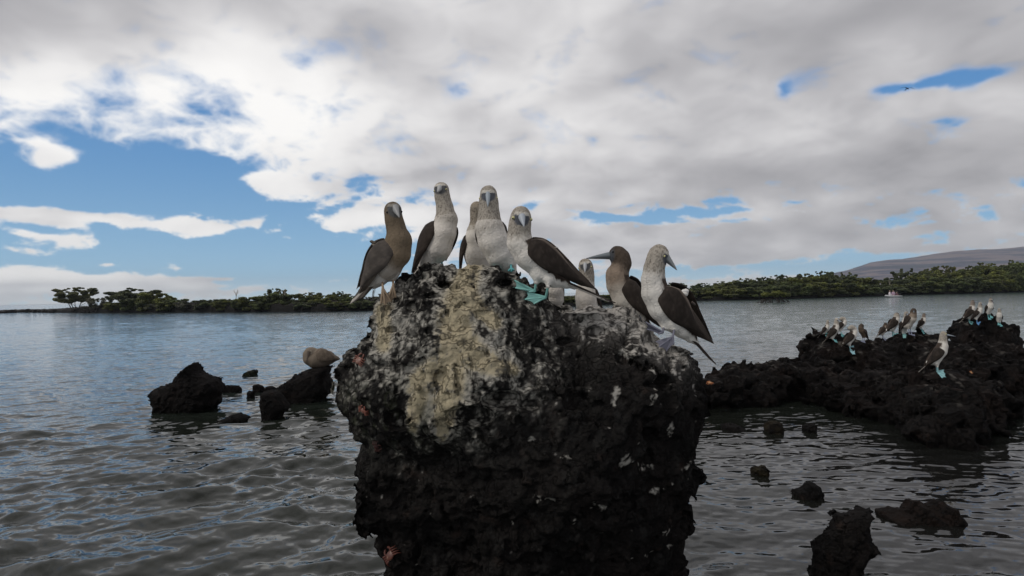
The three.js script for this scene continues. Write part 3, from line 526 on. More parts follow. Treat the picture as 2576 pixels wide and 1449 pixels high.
// mangroves: a few kinds grown once and repeated
const leafMat = new THREE.MeshPhysicalMaterial({ vertexColors: true, roughness: .95, specularIntensity: .4, side: THREE.DoubleSide, transmission: .4, thickness: 0 }), barkMat = plain(.085, .072, .06, .9), paleBark = plain(.26, .235, .20, .9);
function growCrown(r, clumps, leaf, green, dark, flat) {  // leaf clusters, each a small tilted blade, in uneven clumps
  const P = [], I = [], C = [];
  for (const [cx, cy, cz, R0c, n] of clumps) {
    const R = R0c * .86;
    const tone = r(), base = mix3(dark, green, .15 + .85 * tone);
    for (let k = 0; k < n; k++) {
      let x, y, z, q; do { x = r() * 2 - 1; y = r() * 2 - 1; z = r() * 2 - 1; q = x * x + y * y + z * z; } while (q > 1 || q < .12);
      const s = leaf * (.55 + .9 * r()), px = cx + x * R, py = cy + y * R * flat, pz = cz + z * R, a = r() * 6.283, b = (r() - .5) * 2.0, ca = Math.cos(a), sa = Math.sin(a), cb = Math.cos(b), sb = Math.sin(b);
      const ux = ca * s, uz = sa * s, vx = -sa * cb * s * .55, vy = sb * s * .55, vz = ca * cb * s * .55, o = P.length / 3;
      P.push(px - ux, py, pz - uz, px + vx, py + vy, pz + vz, px + ux, py + .1 * s, pz + uz, px - vx, py - vy, pz - vz);
      I.push(o, o + 1, o + 2, o, o + 2, o + 3);
      const t = .8 + .4 * r(), kx = base[0] * t, ky = base[1] * t, kz = base[2] * t; for (let m = 0; m < 4; m++) C.push(kx, ky, kz);
    }
  }
  return meshGeo(P, I, C);
}
function limb(r, a, b, r0, r1, bend, out) {
  const n = 5, pts = [], rad = []; const k = V(r() - .5, (r() - .5) * .6, r() - .5).multiplyScalar(bend * a.distanceTo(b));
  for (let i = 0; i <= n; i++) { const t = i / n; pts.push(a.clone().lerp(b, t).addScaledVector(k, Math.sin(t * Math.PI)).add(V(r() - .5, r() - .5, r() - .5).multiplyScalar(.04 * a.distanceTo(b)))); rad.push(lerp(r0, r1, t)); }
  out.push(tubeGeo(pts, rad, 5)); return pts;
}
function makeTree(kind, seed) {                          // a mangrove about 4 m tall: several crooked stems from one foot
  const r = rng(seed), wood = [], clumps = [];
  const k = { bushy: { h: 3.6, w: 2.5, stems: 6, low: .04, leaf: .155, n: 430 }, tall: { h: 5.0, w: 2.6, stems: 5, low: .3, leaf: .155, n: 430 }, flat: { h: 4.2, w: 3.4, stems: 5, low: .4, leaf: .2, n: 380 }, thin: { h: 3.2, w: 2.1, stems: 5, low: .35, leaf: .15, n: 130 } }[kind];
  for (let s = 0; s < k.stems; s++) {
    const a = s / k.stems * 6.283 + r(), foot = V(Math.cos(a) * .35, -.2, Math.sin(a) * .35), reach = k.w * (.35 + .45 * r()), top = V(Math.cos(a) * reach, k.h * (.55 + .3 * r()), Math.sin(a) * reach);
    const pts = limb(r, foot, top, .10, .035, .22, wood);
    for (let b = 0; b < 4; b++) {
      const from = pts[2 + (b % 4)], e = a + (r() - .5) * 2.4, to = from.clone().add(V(Math.cos(e) * k.w * (.3 + .4 * r()), k.h * (.05 + .25 * r()), Math.sin(e) * k.w * (.3 + .4 * r())));
      if (to.y > k.h) to.y = k.h * (.9 + .1 * r()); const bp = limb(r, from, to, .04, .012, .2, wood);
      if (to.y > k.h * k.low) clumps.push([to.x, to.y, to.z, k.w * (.2 + .17 * r()), k.n * (.6 + .7 * r()) | 0]);
      if (bp[3].y > k.h * k.low) clumps.push([bp[3].x, bp[3].y, bp[3].z, k.w * (.16 + .12 * r()), k.n * .6 | 0]);
    }
    if (kind === 'bushy' || kind === 'tall') for (let b = 0; b < 4; b++) { const e = r() * 6.283, q = k.w * Math.sqrt(r()); clumps.push([Math.cos(e) * q, k.h * (k.low + .5 * r()), Math.sin(e) * q, k.w * (.2 + .15 * r()), k.n | 0]); }
  }
  for (let b = 0; b < 16; b++) { const e = r() * 6.283, q = k.w * .8 * Math.sqrt(r()); clumps.push([Math.cos(e) * q, k.h * (.80 + .24 * r()), Math.sin(e) * q, k.w * (.07 + .09 * r()), k.n * .25 | 0]); }
  const hue = [[1.25, 1.15, .9], [.95, 1, 1], [.8, .84, 1]][seed % 3], green = { bushy: [.115, .135, .042], tall: [.095, .112, .040], flat: [.085, .092, .040], thin: [.11, .10, .07] }[kind].map((v, i) => v * 1.7 * hue[i]);
  return { wood: mergeGeometries(wood), crown: growCrown(r, clumps, k.leaf, green, [.06, .072, .034], kind === 'flat' ? .42 : .7) };
}
const kinds = { bushy: [makeTree('bushy', 3), makeTree('bushy', 4), makeTree('bushy', 8)], tall: [makeTree('tall', 11), makeTree('tall', 12)], flat: [makeTree('flat', 21), makeTree('flat', 22)], thin: [makeTree('thin', 31), makeTree('thin', 32)] };
const tr = rng(404);
const treeProto = {};
function tree(kind, v, pos, h, w, label, group, turn = tr() * 6.283) {
  const key = kind + v; let o;
  if (!treeProto[key]) { o = treeProto[key] = new THREE.Group(); part('trunk', kinds[kind][v].wood, barkMat, o); part('crown', kinds[kind][v].crown, leafMat, o); } else o = treeProto[key].clone();
  o.name = numbered('mangrove_tree'); scene.add(o); o.position.copy(pos); o.rotation.set(0, turn, 0); const b = { bushy: 3.9, tall: 5.3, flat: 4.5, thin: 3.5 }[kind], bw = { bushy: 3.2, tall: 3.3, flat: 4.4, thin: 2.7 }[kind];
  o.scale.set(w / bw, h / b, w / bw); o.userData = {}; return tag(o, label, 'tree', group);
}
// one tree in picture units: foot x, top y, half width, metres behind the water's edge
const plant = (L, kind, v, px, topY, halfW, back, label, group, turn) => { const p = bankAt(L, px), d0 = Math.hypot(p.x, p.z); p.multiplyScalar((d0 + back) / d0); p.y = .35; const d = depthOf(p), top = at(px, topY, d); return tree(kind, v, p, Math.max(1, top.y - .35), halfW * d / FPX, label, group, turn); };
plant(WATERLINE_L, 'flat', 0, 190, 722, 54, 1.5, 'spreading flat-topped tree standing apart at the tip of the far spit', null, .4);
plant(WATERLINE_L, 'thin', 0, 245, 748, 28, 1.0, 'low straggly bush beside the lone flat-topped tree', null);
plant(WATERLINE_L, 'flat', 1, 345, 724, 66, 3, 'widest and tallest flat-topped tree of the far spit', null);
plant(WATERLINE_L, 'bushy', 0, 395, 735, 46, 4, 'round dark tree leaning on the widest flat-topped tree', null);
for (const [px, y, w, b, kd, v] of [[300, 740, 30, 4, 'flat', 1], [440, 752, 36, 3, 'bushy', 1], [490, 756, 40, 4, 'thin', 1], [545, 752, 34, 5, 'thin', 0], [590, 752, 36, 4, 'bushy', 2], [640, 745, 44, 3, 'bushy', 0], [690, 737, 40, 4, 'bushy', 1], [735, 740, 40, 5, 'bushy', 2], [780, 735, 34, 7, 'flat', 0], [820, 741, 40, 4, 'bushy', 0], [850, 733, 32, 7, 'flat', 1], [885, 742, 36, 4, 'bushy', 1], [930, 745, 34, 5, 'thin', 0], [975, 744, 40, 6, 'bushy', 2], [1030, 742, 40, 6, 'bushy', 0], [665, 758, 34, 1.2, 'bushy', 1], [770, 760, 36, 1.2, 'bushy', 2], [850, 758, 34, 1.2, 'bushy', 0], [700, 725, 26, 10, 'flat', 0], [520, 760, 30, 1.5, 'thin', 1], [470, 765, 30, 1.2, 'thin', 0], [400, 764, 34, 1, 'thin', 1], [290, 760, 30, 1.5, 'bushy', 0], [335, 752, 34, 2, 'bushy', 1], [375, 750, 34, 2.5, 'bushy', 2], [430, 758, 36, 1.4, 'bushy', 0], [520, 754, 34, 2, 'bushy', 2], [570, 756, 34, 2, 'bushy', 0], [615, 756, 36, 1.5, 'bushy', 2], [905, 756, 34, 1.4, 'bushy', 1], [940, 758, 34, 1.4, 'bushy', 2], [240, 766, 26, 1.2, 'thin', 1]])
  plant(WATERLINE_L, kd, v, px, y, w, b, 'dark green mangrove in the thicket along the low far spit', 'mangroves along the far spit');
// the bank on the other side: two ragged rows and a taller one behind
{
  const crest = [[1340, 742], [1440, 738], [1520, 735], [1600, 730], [1690, 716], [1760, 713], [1840, 709], [1890, 700], [1950, 694], [2000, 690], [2060, 688], [2100, 684], [2140, 694], [2190, 700], [2235, 706], [2270, 682], [2330, 676], [2400, 672], [2450, 671], [2500, 662], [2560, 656], [2640, 650], [2760, 640]];
  const topAt = px => { for (let k = 0; k + 1 < crest.length; k++) if (px <= crest[k + 1][0]) return lerp(crest[k][1], crest[k + 1][1], (px - crest[k][0]) / (crest[k + 1][0] - crest[k][0])); return 645; };
  const r = rng(88);
  for (let px = 1350; px < 2700; px += 34) plant(WATERLINE_R, 'bushy', (r() * 3) | 0, px + r() * 14, lerp(bankAt(WATERLINE_R, px).y + topAt(px), 752 - (px - 1350) * .015, .34 + .2 * r()), 34 + 10 * r(), 1.6 + 2 * r(), 'bushy green mangrove at the water edge of the long wooded bank', 'mangroves along the front of the wooded bank');
  for (let px = 1360; px < 2700; px += 31) plant(WATERLINE_R, r() < .6 ? 'tall' : 'bushy', (r() * 2) | 0, px + r() * 14, topAt(px) + 2 + r() * 10, 32 + 12 * r(), 7 + 5 * r(), 'tall dark mangrove forming the crest of the long wooded bank', 'mangroves along the crest of the wooded bank');
  for (let px = 1700; px < 2700; px += 52) if (px < 2130 || px > 2260) plant(WATERLINE_R, r() < .5 ? 'flat' : 'tall', (r() * 2) | 0, px + r() * 24, topAt(px) - 2 - r() * 5, 26 + 10 * r(), 14 + 5 * r(), 'mangrove whose top stands above the crest of the wooded bank', 'mangroves along the crest of the wooded bank');
}
// the little mangrove islet
{
  const p = onWater(1945, 761), d = depthOf(p); p.y = 0;
  const g = thing('mangrove_islet', 'bright green mangrove bush on dark stilt roots, alone off the wooded bank', 'bush', p), r = rng(61), roots = [], clumps = [];
  const S = d / FPX;
  for (let i = 0; i < 46; i++) { const x = (r() - .5) * 76 * S, z = (r() - .5) * 2.2; limb(r, V(x * 1.02, -.15, z), V(x * .75 + (r() - .5) * .6, 10 * S, z * .6), .05, .03, .3, roots); }
  for (let i = 0; i < 24; i++) { const x = (r() - .5) * 72 * S, h = 1 - (x / (40 * S)) ** 2; clumps.push([x, (14 + 9 * h * r() + 3) * S, (r() - .5) * 2.2, (5 + 4 * r()) * S, 150]); }
  part('roots', mergeGeometries(roots), plain(.028, .022, .018, .95), g); part('crown', growCrown(r, clumps, .13, [.21, .225, .05], [.10, .115, .03], .7), leafMat, g);
}
// bare trees and driftwood
function bareTree(px, topY, baseY, depthAdd, spread, label, mat, seed) {
  const r = rng(seed), p = bankAt(px < 1300 ? WATERLINE_L : WATERLINE_R, px), d0 = Math.hypot(p.x, p.z); p.multiplyScalar((d0 + depthAdd) / d0); p.y = .4; const d = depthOf(p), h = at(px, topY, d).y - .4, w = [], g = thing('bare_tree', label, 'tree', p);
  const trunk = limb(r, V(0, -.2, 0), V((r() - .5) * .6, h * .8, 0), .07, .04, .12, w); part('trunk', w.pop(), mat, g);
  for (let i = 0; i < 9; i++) { const a = trunk[2 + i % 4], e = a.clone().add(V((r() - .5) * spread, h * (.15 + .3 * r()), (r() - .5) * spread)); if (e.y > h) e.y = h * (.85 + .15 * r()); const q = limb(r, a, e, .035, .014, .2, w); limb(r, q[3], q[3].clone().add(V((r() - .5) * spread * .6, h * .16, (r() - .5) * spread * .5)), .018, .01, .2, w); }
  part('branches', mergeGeometries(w), mat, g);
}
bareTree(592, 728, 0, 3, 2.2, 'pale leafless tree spreading fine branches above the far spit', paleBark, 5);
bareTree(718, 728, 0, 5, .5, 'thin bare pole of a dead tree in the far spit thicket', paleBark, 6);
bareTree(945, 724, 0, 6, 1.2, 'bare twiggy tree near the tail of the leftmost standing bird', barkMat, 7);
bareTree(2240, 705, 0, 4, .4, 'slender pale dead trunk just above the small boat', paleBark, 9);
bareTree(2310, 720, 0, 3, 1.4, 'whitish dead branches in the bank beyond the small boat', paleBark, 10);
function driftLog(a, b, bend, rad, label, seed) { const r = rng(seed), w = [], p = bankAt(WATERLINE_L, a[0]), d = depthOf(p) - .3, A = at(a[0], a[1], d), B = at(b[0], b[1], d + .4), g = thing('driftwood', label, 'driftwood', A); const q = limb(r, V(0, 0, 0), B.clone().sub(A), rad, rad * .6, bend, w); limb(r, q[3], q[3].clone().add(V(.5, .35, 0)), rad * .6, rad * .3, .2, w); part('log', w[0], paleBark, g); part('branch', w[1], paleBark, g); }
driftLog([378, 766], [400, 773], .3, .09, 'short bent driftwood log under the widest flat-topped tree', 1);
driftLog([378, 776], [418, 775], .12, .05, 'long thin driftwood pole lying low under the flat-topped trees', 2);
driftLog([432, 766], [442, 763], .1, .05, 'stubby driftwood branch pointing upward under the flat-topped trees', 3);
driftLog([538, 768], [588, 769], .06, .14, 'thick pale fallen trunk lying flat on the far spit', 4);
// black stones at the tip of the spit
{
  const r = rng(17), col = (x, y, z, nx, ny, nz) => lavaColor(x, y + 1, z, nx, ny, nz);
  const proto = [0, 1, 2].map(s => painted(nets((x, y, z) => Math.hypot(x / 1.15, y / .8, z) - 1 - .3 * noise(x * 1.6 + s * 9, y * 1.6, z * 1.6) - .14 * ridge(x * 3.6, y * 3.6 + s, z * 3.6), [-1.8, -.7, -1.8], [1.8, 1.5, 1.8], .12), col));
  const m = rockM(.02, 1); let first = [];
  for (let i = 0; i < 17; i++) { const px = i < 15 ? -4 + i * 10 + r() * 6 : 160 + i * 4, p = bankAt(WATERLINE_L, px), s = .35 + .5 * r() ** 1.5, k = i % 3; let g; if (!first[k]) { g = first[k] = thing('shore_stone', 'black stone in the row along the tip of the far spit', 'rock', p, 'black stones at the tip of the far spit'); part('rock_body', proto[k], m, g); } else { g = first[k].clone(); g.name = numbered('shore_stone'); g.userData = { ...first[k].userData }; scene.add(g); } g.position.copy(p); g.position.y = .05; g.scale.set(s * 1.3, s * (px > 66 && px < 120 ? 1.7 : 1.1), s); g.rotation.y = r() * 6; }
}
// ---------------------------------------------------------------- birds
// A bird is grown from joints with radii (one continuous body with neck and head); bill, eyes, wings, tail, legs and webbed feet are its parts.
const skinMats = {};
const solid = (key, rgb, rough = .6) => skinMats[key] ??= new THREE.MeshPhysicalMaterial({ color: new THREE.Color().setRGB(...rgb), roughness: rough, specularIntensity: .5 });
const featherMat = new THREE.MeshPhysicalMaterial({ vertexColors: true, roughness: .85, specularIntensity: .35 });
const downMat = new THREE.MeshPhysicalMaterial({ vertexColors: true, roughness: .9, specularIntensity: .3, bumpMap: grainTex(3), bumpScale: .0035 });
const eyeIris = solid('iris', [.55, .52, .26], .3), eyeDark = solid('pupil', [.008, .008, .01], .2);
const LOOKS = {
  adult: { belly: [.72, .69, .64], breast: [.67, .63, .575], back: [.060, .045, .037], neck: [.33, .295, .25], fleck: [.06, .046, .037], crown: [.33, .295, .25], face: [.085, .09, .105], brow: [.60, .56, .50], bill: [.24, .27, .31], wing: [.025, .0195, .0165], edge: [.10, .08, .066], foot: [.16, .40, .42] },
  frontal: { belly: [.68, .635, .58], breast: [.65, .60, .54], back: [.060, .045, .037], neck: [.33, .295, .25], fleck: [.075, .06, .048], crown: [.31, .275, .23], face: [.10, .10, .105], brow: [.56, .52, .46], bill: [.36, .36, .36], wing: [.030, .023, .019], edge: [.10, .08, .066], foot: [.10, .30, .32] },
  young: { belly: [.50, .48, .45], breast: [.19, .145, .10], back: [.085, .068, .055], neck: [.15, .115, .08], fleck: [.10, .078, .055], crown: [.12, .092, .066], face: [.10, .10, .10], brow: [.27, .25, .22], bill: [.27, .27, .27], wing: [.062, .053, .047], edge: [.15, .125, .10], foot: [.27, .20, .135] },
  dark: { belly: [.56, .52, .46], breast: [.25, .195, .15], back: [.065, .048, .038], neck: [.06, .046, .036], fleck: [.05, .037, .029], crown: [.045, .035, .028], face: [.07, .075, .085], brow: [.06, .05, .045], bill: [.15, .17, .185], wing: [.034, .0265, .022], edge: [.10, .08, .066], foot: [.22, .24, .33] },
};
function bird(spec) {
  // spec.M(x, y, out) -> a point of the world, spec.S(out) -> metres for one unit at that distance; joints: [x, y, out, radius]
  const { M, S, cell } = spec, look = { ...LOOKS[spec.look ?? 'adult'], ...spec.colors }, J = spec.joints.map(j => ({ p: M(j[0], j[1], j[2]), r: j[3] * S(j[2]) }));
  const head = J[J.length - 1], back = spec.back.clone().normalize();
  const o = spec.origin.clone(), g = thing(spec.name ?? 'booby', spec.label, 'bird', o, spec.group);
  const billBase = M(...spec.bill[0]), billTip = M(...spec.bill[1]), billR = spec.bill[2] * S(spec.bill[0][2]), fwd = billTip.clone().sub(billBase).normalize();
  // body
  const segs = []; for (let i = 0; i + 1 < J.length; i++) segs.push([J[i].p, J[i + 1].p, J[i].r, J[i + 1].r, i]);
  for (const l of spec.legs ?? []) { const a = M(...l.hip), b = M(...l.knee), s = S(l.hip[2]); segs.push([a, b, l.w * 2.4 * s, l.w * 1.15 * s, 0]); }
  let which = 0;
  const near = (x, y, z) => {
    let d = 1e9, best = 1e9;
    for (const [a, b, ra, rb, i] of segs) {
      const dx = b.x - a.x, dy = b.y - a.y, dz = b.z - a.z, t = clamp(((x - a.x) * dx + (y - a.y) * dy + (z - a.z) * dz) / (dx * dx + dy * dy + dz * dz));
      const v = Math.hypot(x - a.x - dx * t, y - a.y - dy * t, z - a.z - dz * t) - lerp(ra, rb, t * t * (3 - 2 * t));
      if (v < best) { best = v; which = i + t; } d = d > 1e8 ? v : smin(d, v, spec.k ?? .035);
    }
    return d;
  };
  const lo = [1e9, 1e9, 1e9], hi = [-1e9, -1e9, -1e9]; for (const [a, b, ra, rb] of segs) for (const [q, r] of [[a, ra], [b, rb]]) ['x', 'y', 'z'].forEach((c, k) => { lo[k] = Math.min(lo[k], q[c] - r - .03); hi[k] = Math.max(hi[k], q[c] + r + .03); });
  const ruff = (x, y, z) => .0016 * noise(x * 90, y * 60, z * 90) + .003 * noise(x * 30, y * 18, z * 30);
  const net = nets((x, y, z) => near(x, y, z) + ruff(x, y, z), lo, hi, cell, near, .004);
  const nJ = J.length - 1, neckAt = spec.neckAt ?? nJ - 2.2, up = head.p.clone().sub(J[nJ - 1].p).normalize();
  const col = (x, y, z, nx, ny, nz) => {
    near(x, y, z); const t = which, f1 = noise(x * 150, y * 85, z * 150), f2 = noise(x * 60, y * 40, z * 60), f3 = noise(x * 14, y * 14, z * 14);
    let c = mix3(look.belly, look.breast, smooth(neckAt - 2.2, neckAt - .4 + f3 * .5, t));
    c = c.map(v => v * (1 + .11 * f2 + .15 * f3 + .07 * f1));
    if (t > .3 && t < neckAt + .4) c = mix3(c, look.back, smooth(.25, .55, nx * back.x + ny * back.y + nz * back.z + .25 * f2) * smooth(neckAt + .4, neckAt - .3, t));
    const nk = smooth(neckAt - .2, neckAt + .9, t + .3 * f2 + .25 * f1);
    c = mix3(c, look.neck, nk * .9); c = mix3(c, look.fleck, smooth(-.1, .4, f1 + .3 * f2) * nk * nk * .62);
    const hx = x - head.p.x, hy = y - head.p.y, hz = z - head.p.z, fd = (hx * fwd.x + hy * fwd.y + hz * fwd.z) / head.r, ud = (hx * up.x + hy * up.y + hz * up.z) / head.r, hd = Math.hypot(hx, hy, hz) / head.r;
    if (hd < 1.5) { const k = smooth(.15, .6, ud); c = mix3(c, look.crown, k * .8); c = mix3(c, look.fleck, smooth(.0, .35, f1) * k * .7); }
    const bx = x - billBase.x, by = y - billBase.y, bz = z - billBase.z, bd = Math.hypot(bx, by, bz) / billR, bu = (bx * up.x + by * up.y + bz * up.z) / billR;
    if (fd > -.1 && hd < 1.5) { c = mix3(c, look.face, smooth(2.1, 1.5, bd) * smooth(.95, .7, bu)); if (bu > .62 && bu < 1.35 && bd < 2.4) c = mix3(c, look.brow, .9 * smooth(2.3, 1.7, bd) * (1 - .4 * smooth(0, .3, f1))); }
    return c;
  };
  const bodyMesh = part('body', shiftTo(painted(net, col), o), downMat, g);
  // bill: a long cone, deep at the base, drooping a little at the tip, with the line of the gape
  {
    const n = 9, P = [], I = [], C = [], side = V().crossVectors(fwd, up).normalize(), u2 = V().crossVectors(side, fwd).normalize(), seg = 10, len = billBase.distanceTo(billTip);
    for (let i = 0; i <= n; i++) { const t = i / n, c = billBase.clone().addScaledVector(fwd, len * (t - .12)).addScaledVector(u2, -.045 * len * t * t + .03 * len * t), r = billR * (1 - t) ** .85 * (1 - .12 * t) + .0018; for (let s = 0; s < seg; s++) { const a = s / seg * 6.283, q = c.clone().addScaledVector(side, Math.cos(a) * r * .82).addScaledVector(u2, Math.sin(a) * r); P.push(q.x, q.y, q.z); const gape = Math.abs(Math.sin(a) + .35) < .3 && t < .85; C.push(...(gape ? look.bill.map(v => v * .45) : look.bill.map(v => v * (1 - .25 * smooth(.75, 1, t))))); } }
    for (let i = 0; i < n; i++) for (let s = 0; s < seg; s++) { const a = i * seg + s, b = i * seg + (s + 1) % seg; I.push(a, b, a + seg, b, b + seg, a + seg); }
    const e = P.length / 3; const tip = billBase.clone().addScaledVector(fwd, len * .9).addScaledVector(u2, -.02 * len); P.push(tip.x, tip.y, tip.z); C.push(...look.bill.map(v => v * .7)); for (let s = 0; s < seg; s++) I.push(n * seg + s, n * seg + (s + 1) % seg, e);
    part('bill', shiftTo(meshGeo(P, I, C), o), spec.billMat ?? (skinMats.bill ??= new THREE.MeshPhysicalMaterial({ vertexColors: true, roughness: .42, specularIntensity: .6 })), g);
    // eyes at either side of the bill
    if (spec.eyes !== false) for (const s of [-1, 1]) {
      let p = head.p.clone().addScaledVector(side, s * head.r * .78).addScaledVector(fwd, head.r * .62).addScaledVector(up, head.r * .12); const d = p.clone().sub(head.p).normalize();
      for (let k = 0; k < 60 && near(p.x, p.y, p.z) > .0005; k++) p.addScaledVector(d, -.0007); for (let k = 0; k < 60 && near(p.x, p.y, p.z) < .0; k++) p.addScaledVector(d, .0007);
      const R = spec.eyeR ?? .0062, look1 = d.clone().addScaledVector(fwd, .8).normalize(), e = part('eye', shiftTo(new THREE.SphereGeometry(R, 12, 9).translate(p.x, p.y, p.z), o), spec.look === 'adult' || spec.look === 'frontal' || !spec.look ? eyeIris : eyeDark, g);
      const q = p.clone().addScaledVector(look1, R * .5); part('pupil', shiftTo(new THREE.SphereGeometry(R * .62, 10, 8).translate(q.x, q.y, q.z), o), eyeDark, e);
    }
  }
  // wings: a shell of coverts with long flight feathers beyond
  for (const w of spec.wings ?? []) {
    const c = w.line.map(q => M(...q)), curve = new THREE.CatmullRomCurve3(c), s0 = S(w.line[0][2]), W = w.half * s0, nrm = w.n.clone().normalize(), NU = 30, NV = 14, P = [], I = [], C = [], B = (w.bulge ?? .42) * W;
    const frame = t => { const p = curve.getPoint(t), tan = curve.getTangent(t), cr = V().crossVectors(nrm, tan).normalize(), nn = V().crossVectors(tan, cr).normalize(); return [p, cr, nn, tan]; };
    const wide = t => W * Math.sqrt(Math.min(1, t / .16 + .015)) * (t < .16 ? 1 : 1) * lerp(1, .14, smooth(.38, 1.0, t)) * (.86 + .14 * smooth(0, .35, t));
    for (const sideOut of [1, -1]) for (let i = 0; i <= NU; i++) {
      const t = i / NU, [p, cr, nn] = frame(t), hw = wide(t);
      for (let j = 0; j <= NV; j++) {
        const v = j / NV * 2 - 1, dome = (1 - v * v) ** .7, row = Math.sin((t * 15 + (Math.floor((v + 1) * 4.2) % 2) * .5) * 6.283);
        const h = sideOut > 0 ? B * dome * Math.min(1, t * 6 + .15) * lerp(1, .35, t) + .0028 * row * dome : -.3 * B * dome * lerp(1, .3, t);
        const q = p.clone().addScaledVector(cr, v * hw).addScaledVector(nn, h + .002 * sideOut); P.push(q.x, q.y, q.z);
        const e = noise(q.x * 70, q.y * 70, q.z * 70), f = noise(q.x * 22, q.y * 22, q.z * 22), edge = smooth(.55, 1, row) * (t < .6 ? 1 : .35);
        let k = mix3(look.wing, look.edge, clamp(edge * .75 + e * .35 + .15 * f)); if (w.rim && v * w.rim > .72) k = mix3(k, look.edge.map(x => x * 1.8), .7); C.push(...k.map(x => x * (1 + .5 * f + .35 * e)));
      }
    }
    const n1 = (NU + 1) * (NV + 1), row = NV + 1;
    for (let i = 0; i < NU; i++) for (let j = 0; j < NV; j++) { const a = i * row + j, b = a + 1, d = a + row, e = d + 1; I.push(a, d, b, b, d, e); I.push(n1 + a, n1 + b, n1 + d, n1 + b, n1 + e, n1 + d); }
    const stitch = (a, b) => I.push(a, b, n1 + a, b, n1 + b, n1 + a); for (let j = 0; j < NV; j++) { stitch(j, j + 1); stitch(NU * row + j + 1, NU * row + j); } for (let i = 0; i < NU; i++) { stitch((i + 1) * row, i * row); stitch(i * row + NV, (i + 1) * row + NV); }
    const wing = part('wing', shiftTo(meshGeo(P, I, C), o), featherMat, g);
    const blades = [];
    for (let k = 0; k < 7; k++) {
      const v = (k / 6 * 2 - 1) * .8, t0 = .50, [p, cr, nn] = frame(t0), [p1, cr1, nn1, t1] = frame(1), ext = W * (.15 + (w.ext ?? .5) * (1 - Math.abs(v - .2)));
      const A = p.clone().addScaledVector(cr, v * wide(t0) * .9).addScaledVector(nn, B * .35 * (1 - v * v)), E = p1.clone().addScaledVector(cr1, v * W * .22).addScaledVector(t1, ext).addScaledVector(nn1, .003 * (3 - Math.abs(k - 3)));
      blades.push(feather(A, E, nn, W * .17, .0025, mix3(look.wing, look.edge, k === 6 ? .5 : .08 * k)));
    }
    part('flight_feathers', shiftTo(mergeGeometries(blades), o), featherMat, wing);
    if (w.ruffle) for (const [a, b, wd, colr] of w.ruffle) part('loose_feather', shiftTo(feather(M(...a), M(...b), nrm, wd * s0, .004, colr), o), featherMat, wing);
  }
  if (spec.tail) { const t = spec.tail, A = M(...t.from), E = M(...t.to), nn = t.n.clone().normalize(), s = S(t.from[2]), ax = E.clone().sub(A).normalize(), cr = V().crossVectors(nn, ax).normalize(), bl = []; for (let k = -2; k <= 2; k++) bl.push(feather(A.clone().addScaledVector(cr, k * t.half * s * .3), E.clone().addScaledVector(cr, k * t.half * s * (t.fan ?? .28)).addScaledVector(ax, -Math.abs(k) * t.half * s * .9).addScaledVector(nn, .002 * (2 - Math.abs(k))), nn, t.half * s * .55, .004, k === -2 * (t.pale ?? 0) ? [.40, .37, .33] : mix3(look.wing, look.edge, .15 * (k + 2) * .5))); part('tail', shiftTo(mergeGeometries(bl), o), featherMat, g); }
  for (const l of spec.legs ?? []) {
    const s = S(l.hip[2]), A = M(...l.knee), B = l.ankleP ?? M(...l.ankle), leg = part('leg', shiftTo(tubeGeo([A.clone().lerp(M(...l.hip), .3), A, A.clone().lerp(B, .5), B], [l.w * s * .8, l.w * s * .72, l.w * s * .6, l.w * s * .7], 8), o), solid('foot' + look.foot, look.foot, .5), g);
    const T = l.toesP ?? l.toes.map(q => M(...q)); if (T.length) part('webbed_foot', shiftTo(webFoot(B, T, l.w * s), o), skinMats['web' + look.foot] ??= new THREE.MeshPhysicalMaterial({ color: new THREE.Color().setRGB(...look.foot), vertexColors: true, roughness: .5, specularIntensity: .5 }), leg);
  }
  return g;
}
function feather(A, E, n, half, thick, c) {              // one blade with a rounded tip and a slight camber
  const ax = E.clone().sub(A), L = ax.length(); ax.normalize(); const cr = V().crossVectors(n, ax).normalize(), nn = V().crossVectors(ax, cr).normalize(), P = [], I = [], C = [], N = 8;
  for (let i = 0; i <= N; i++) { const t = i / N, w = half * (t < .1 ? .75 : 1) * (t > .6 ? Math.sqrt(Math.max(0, 1 - ((t - .6) / .4) ** 1.6)) + .04 : 1); for (const [v, h] of [[-1, 0], [0, 1], [1, 0], [0, -.6]]) { const q = A.clone().addScaledVector(ax, L * t).addScaledVector(cr, v * w).addScaledVector(nn, h * thick); P.push(q.x, q.y, q.z); const k = v === 0 ? .8 : 1.1; C.push(c[0] * k, c[1] * k, c[2] * k); } }
  for (let i = 0; i < N; i++) for (let s = 0; s < 4; s++) { const a = i * 4 + s, b = i * 4 + (s + 1) % 4; I.push(a, a + 4, b, b, a + 4, b + 4); }
  I.push(0, 1, 2, 0, 2, 3); const e = N * 4; I.push(e, e + 2, e + 1, e, e + 3, e + 2);
  const g = meshGeo(P, I, C); return g;
}
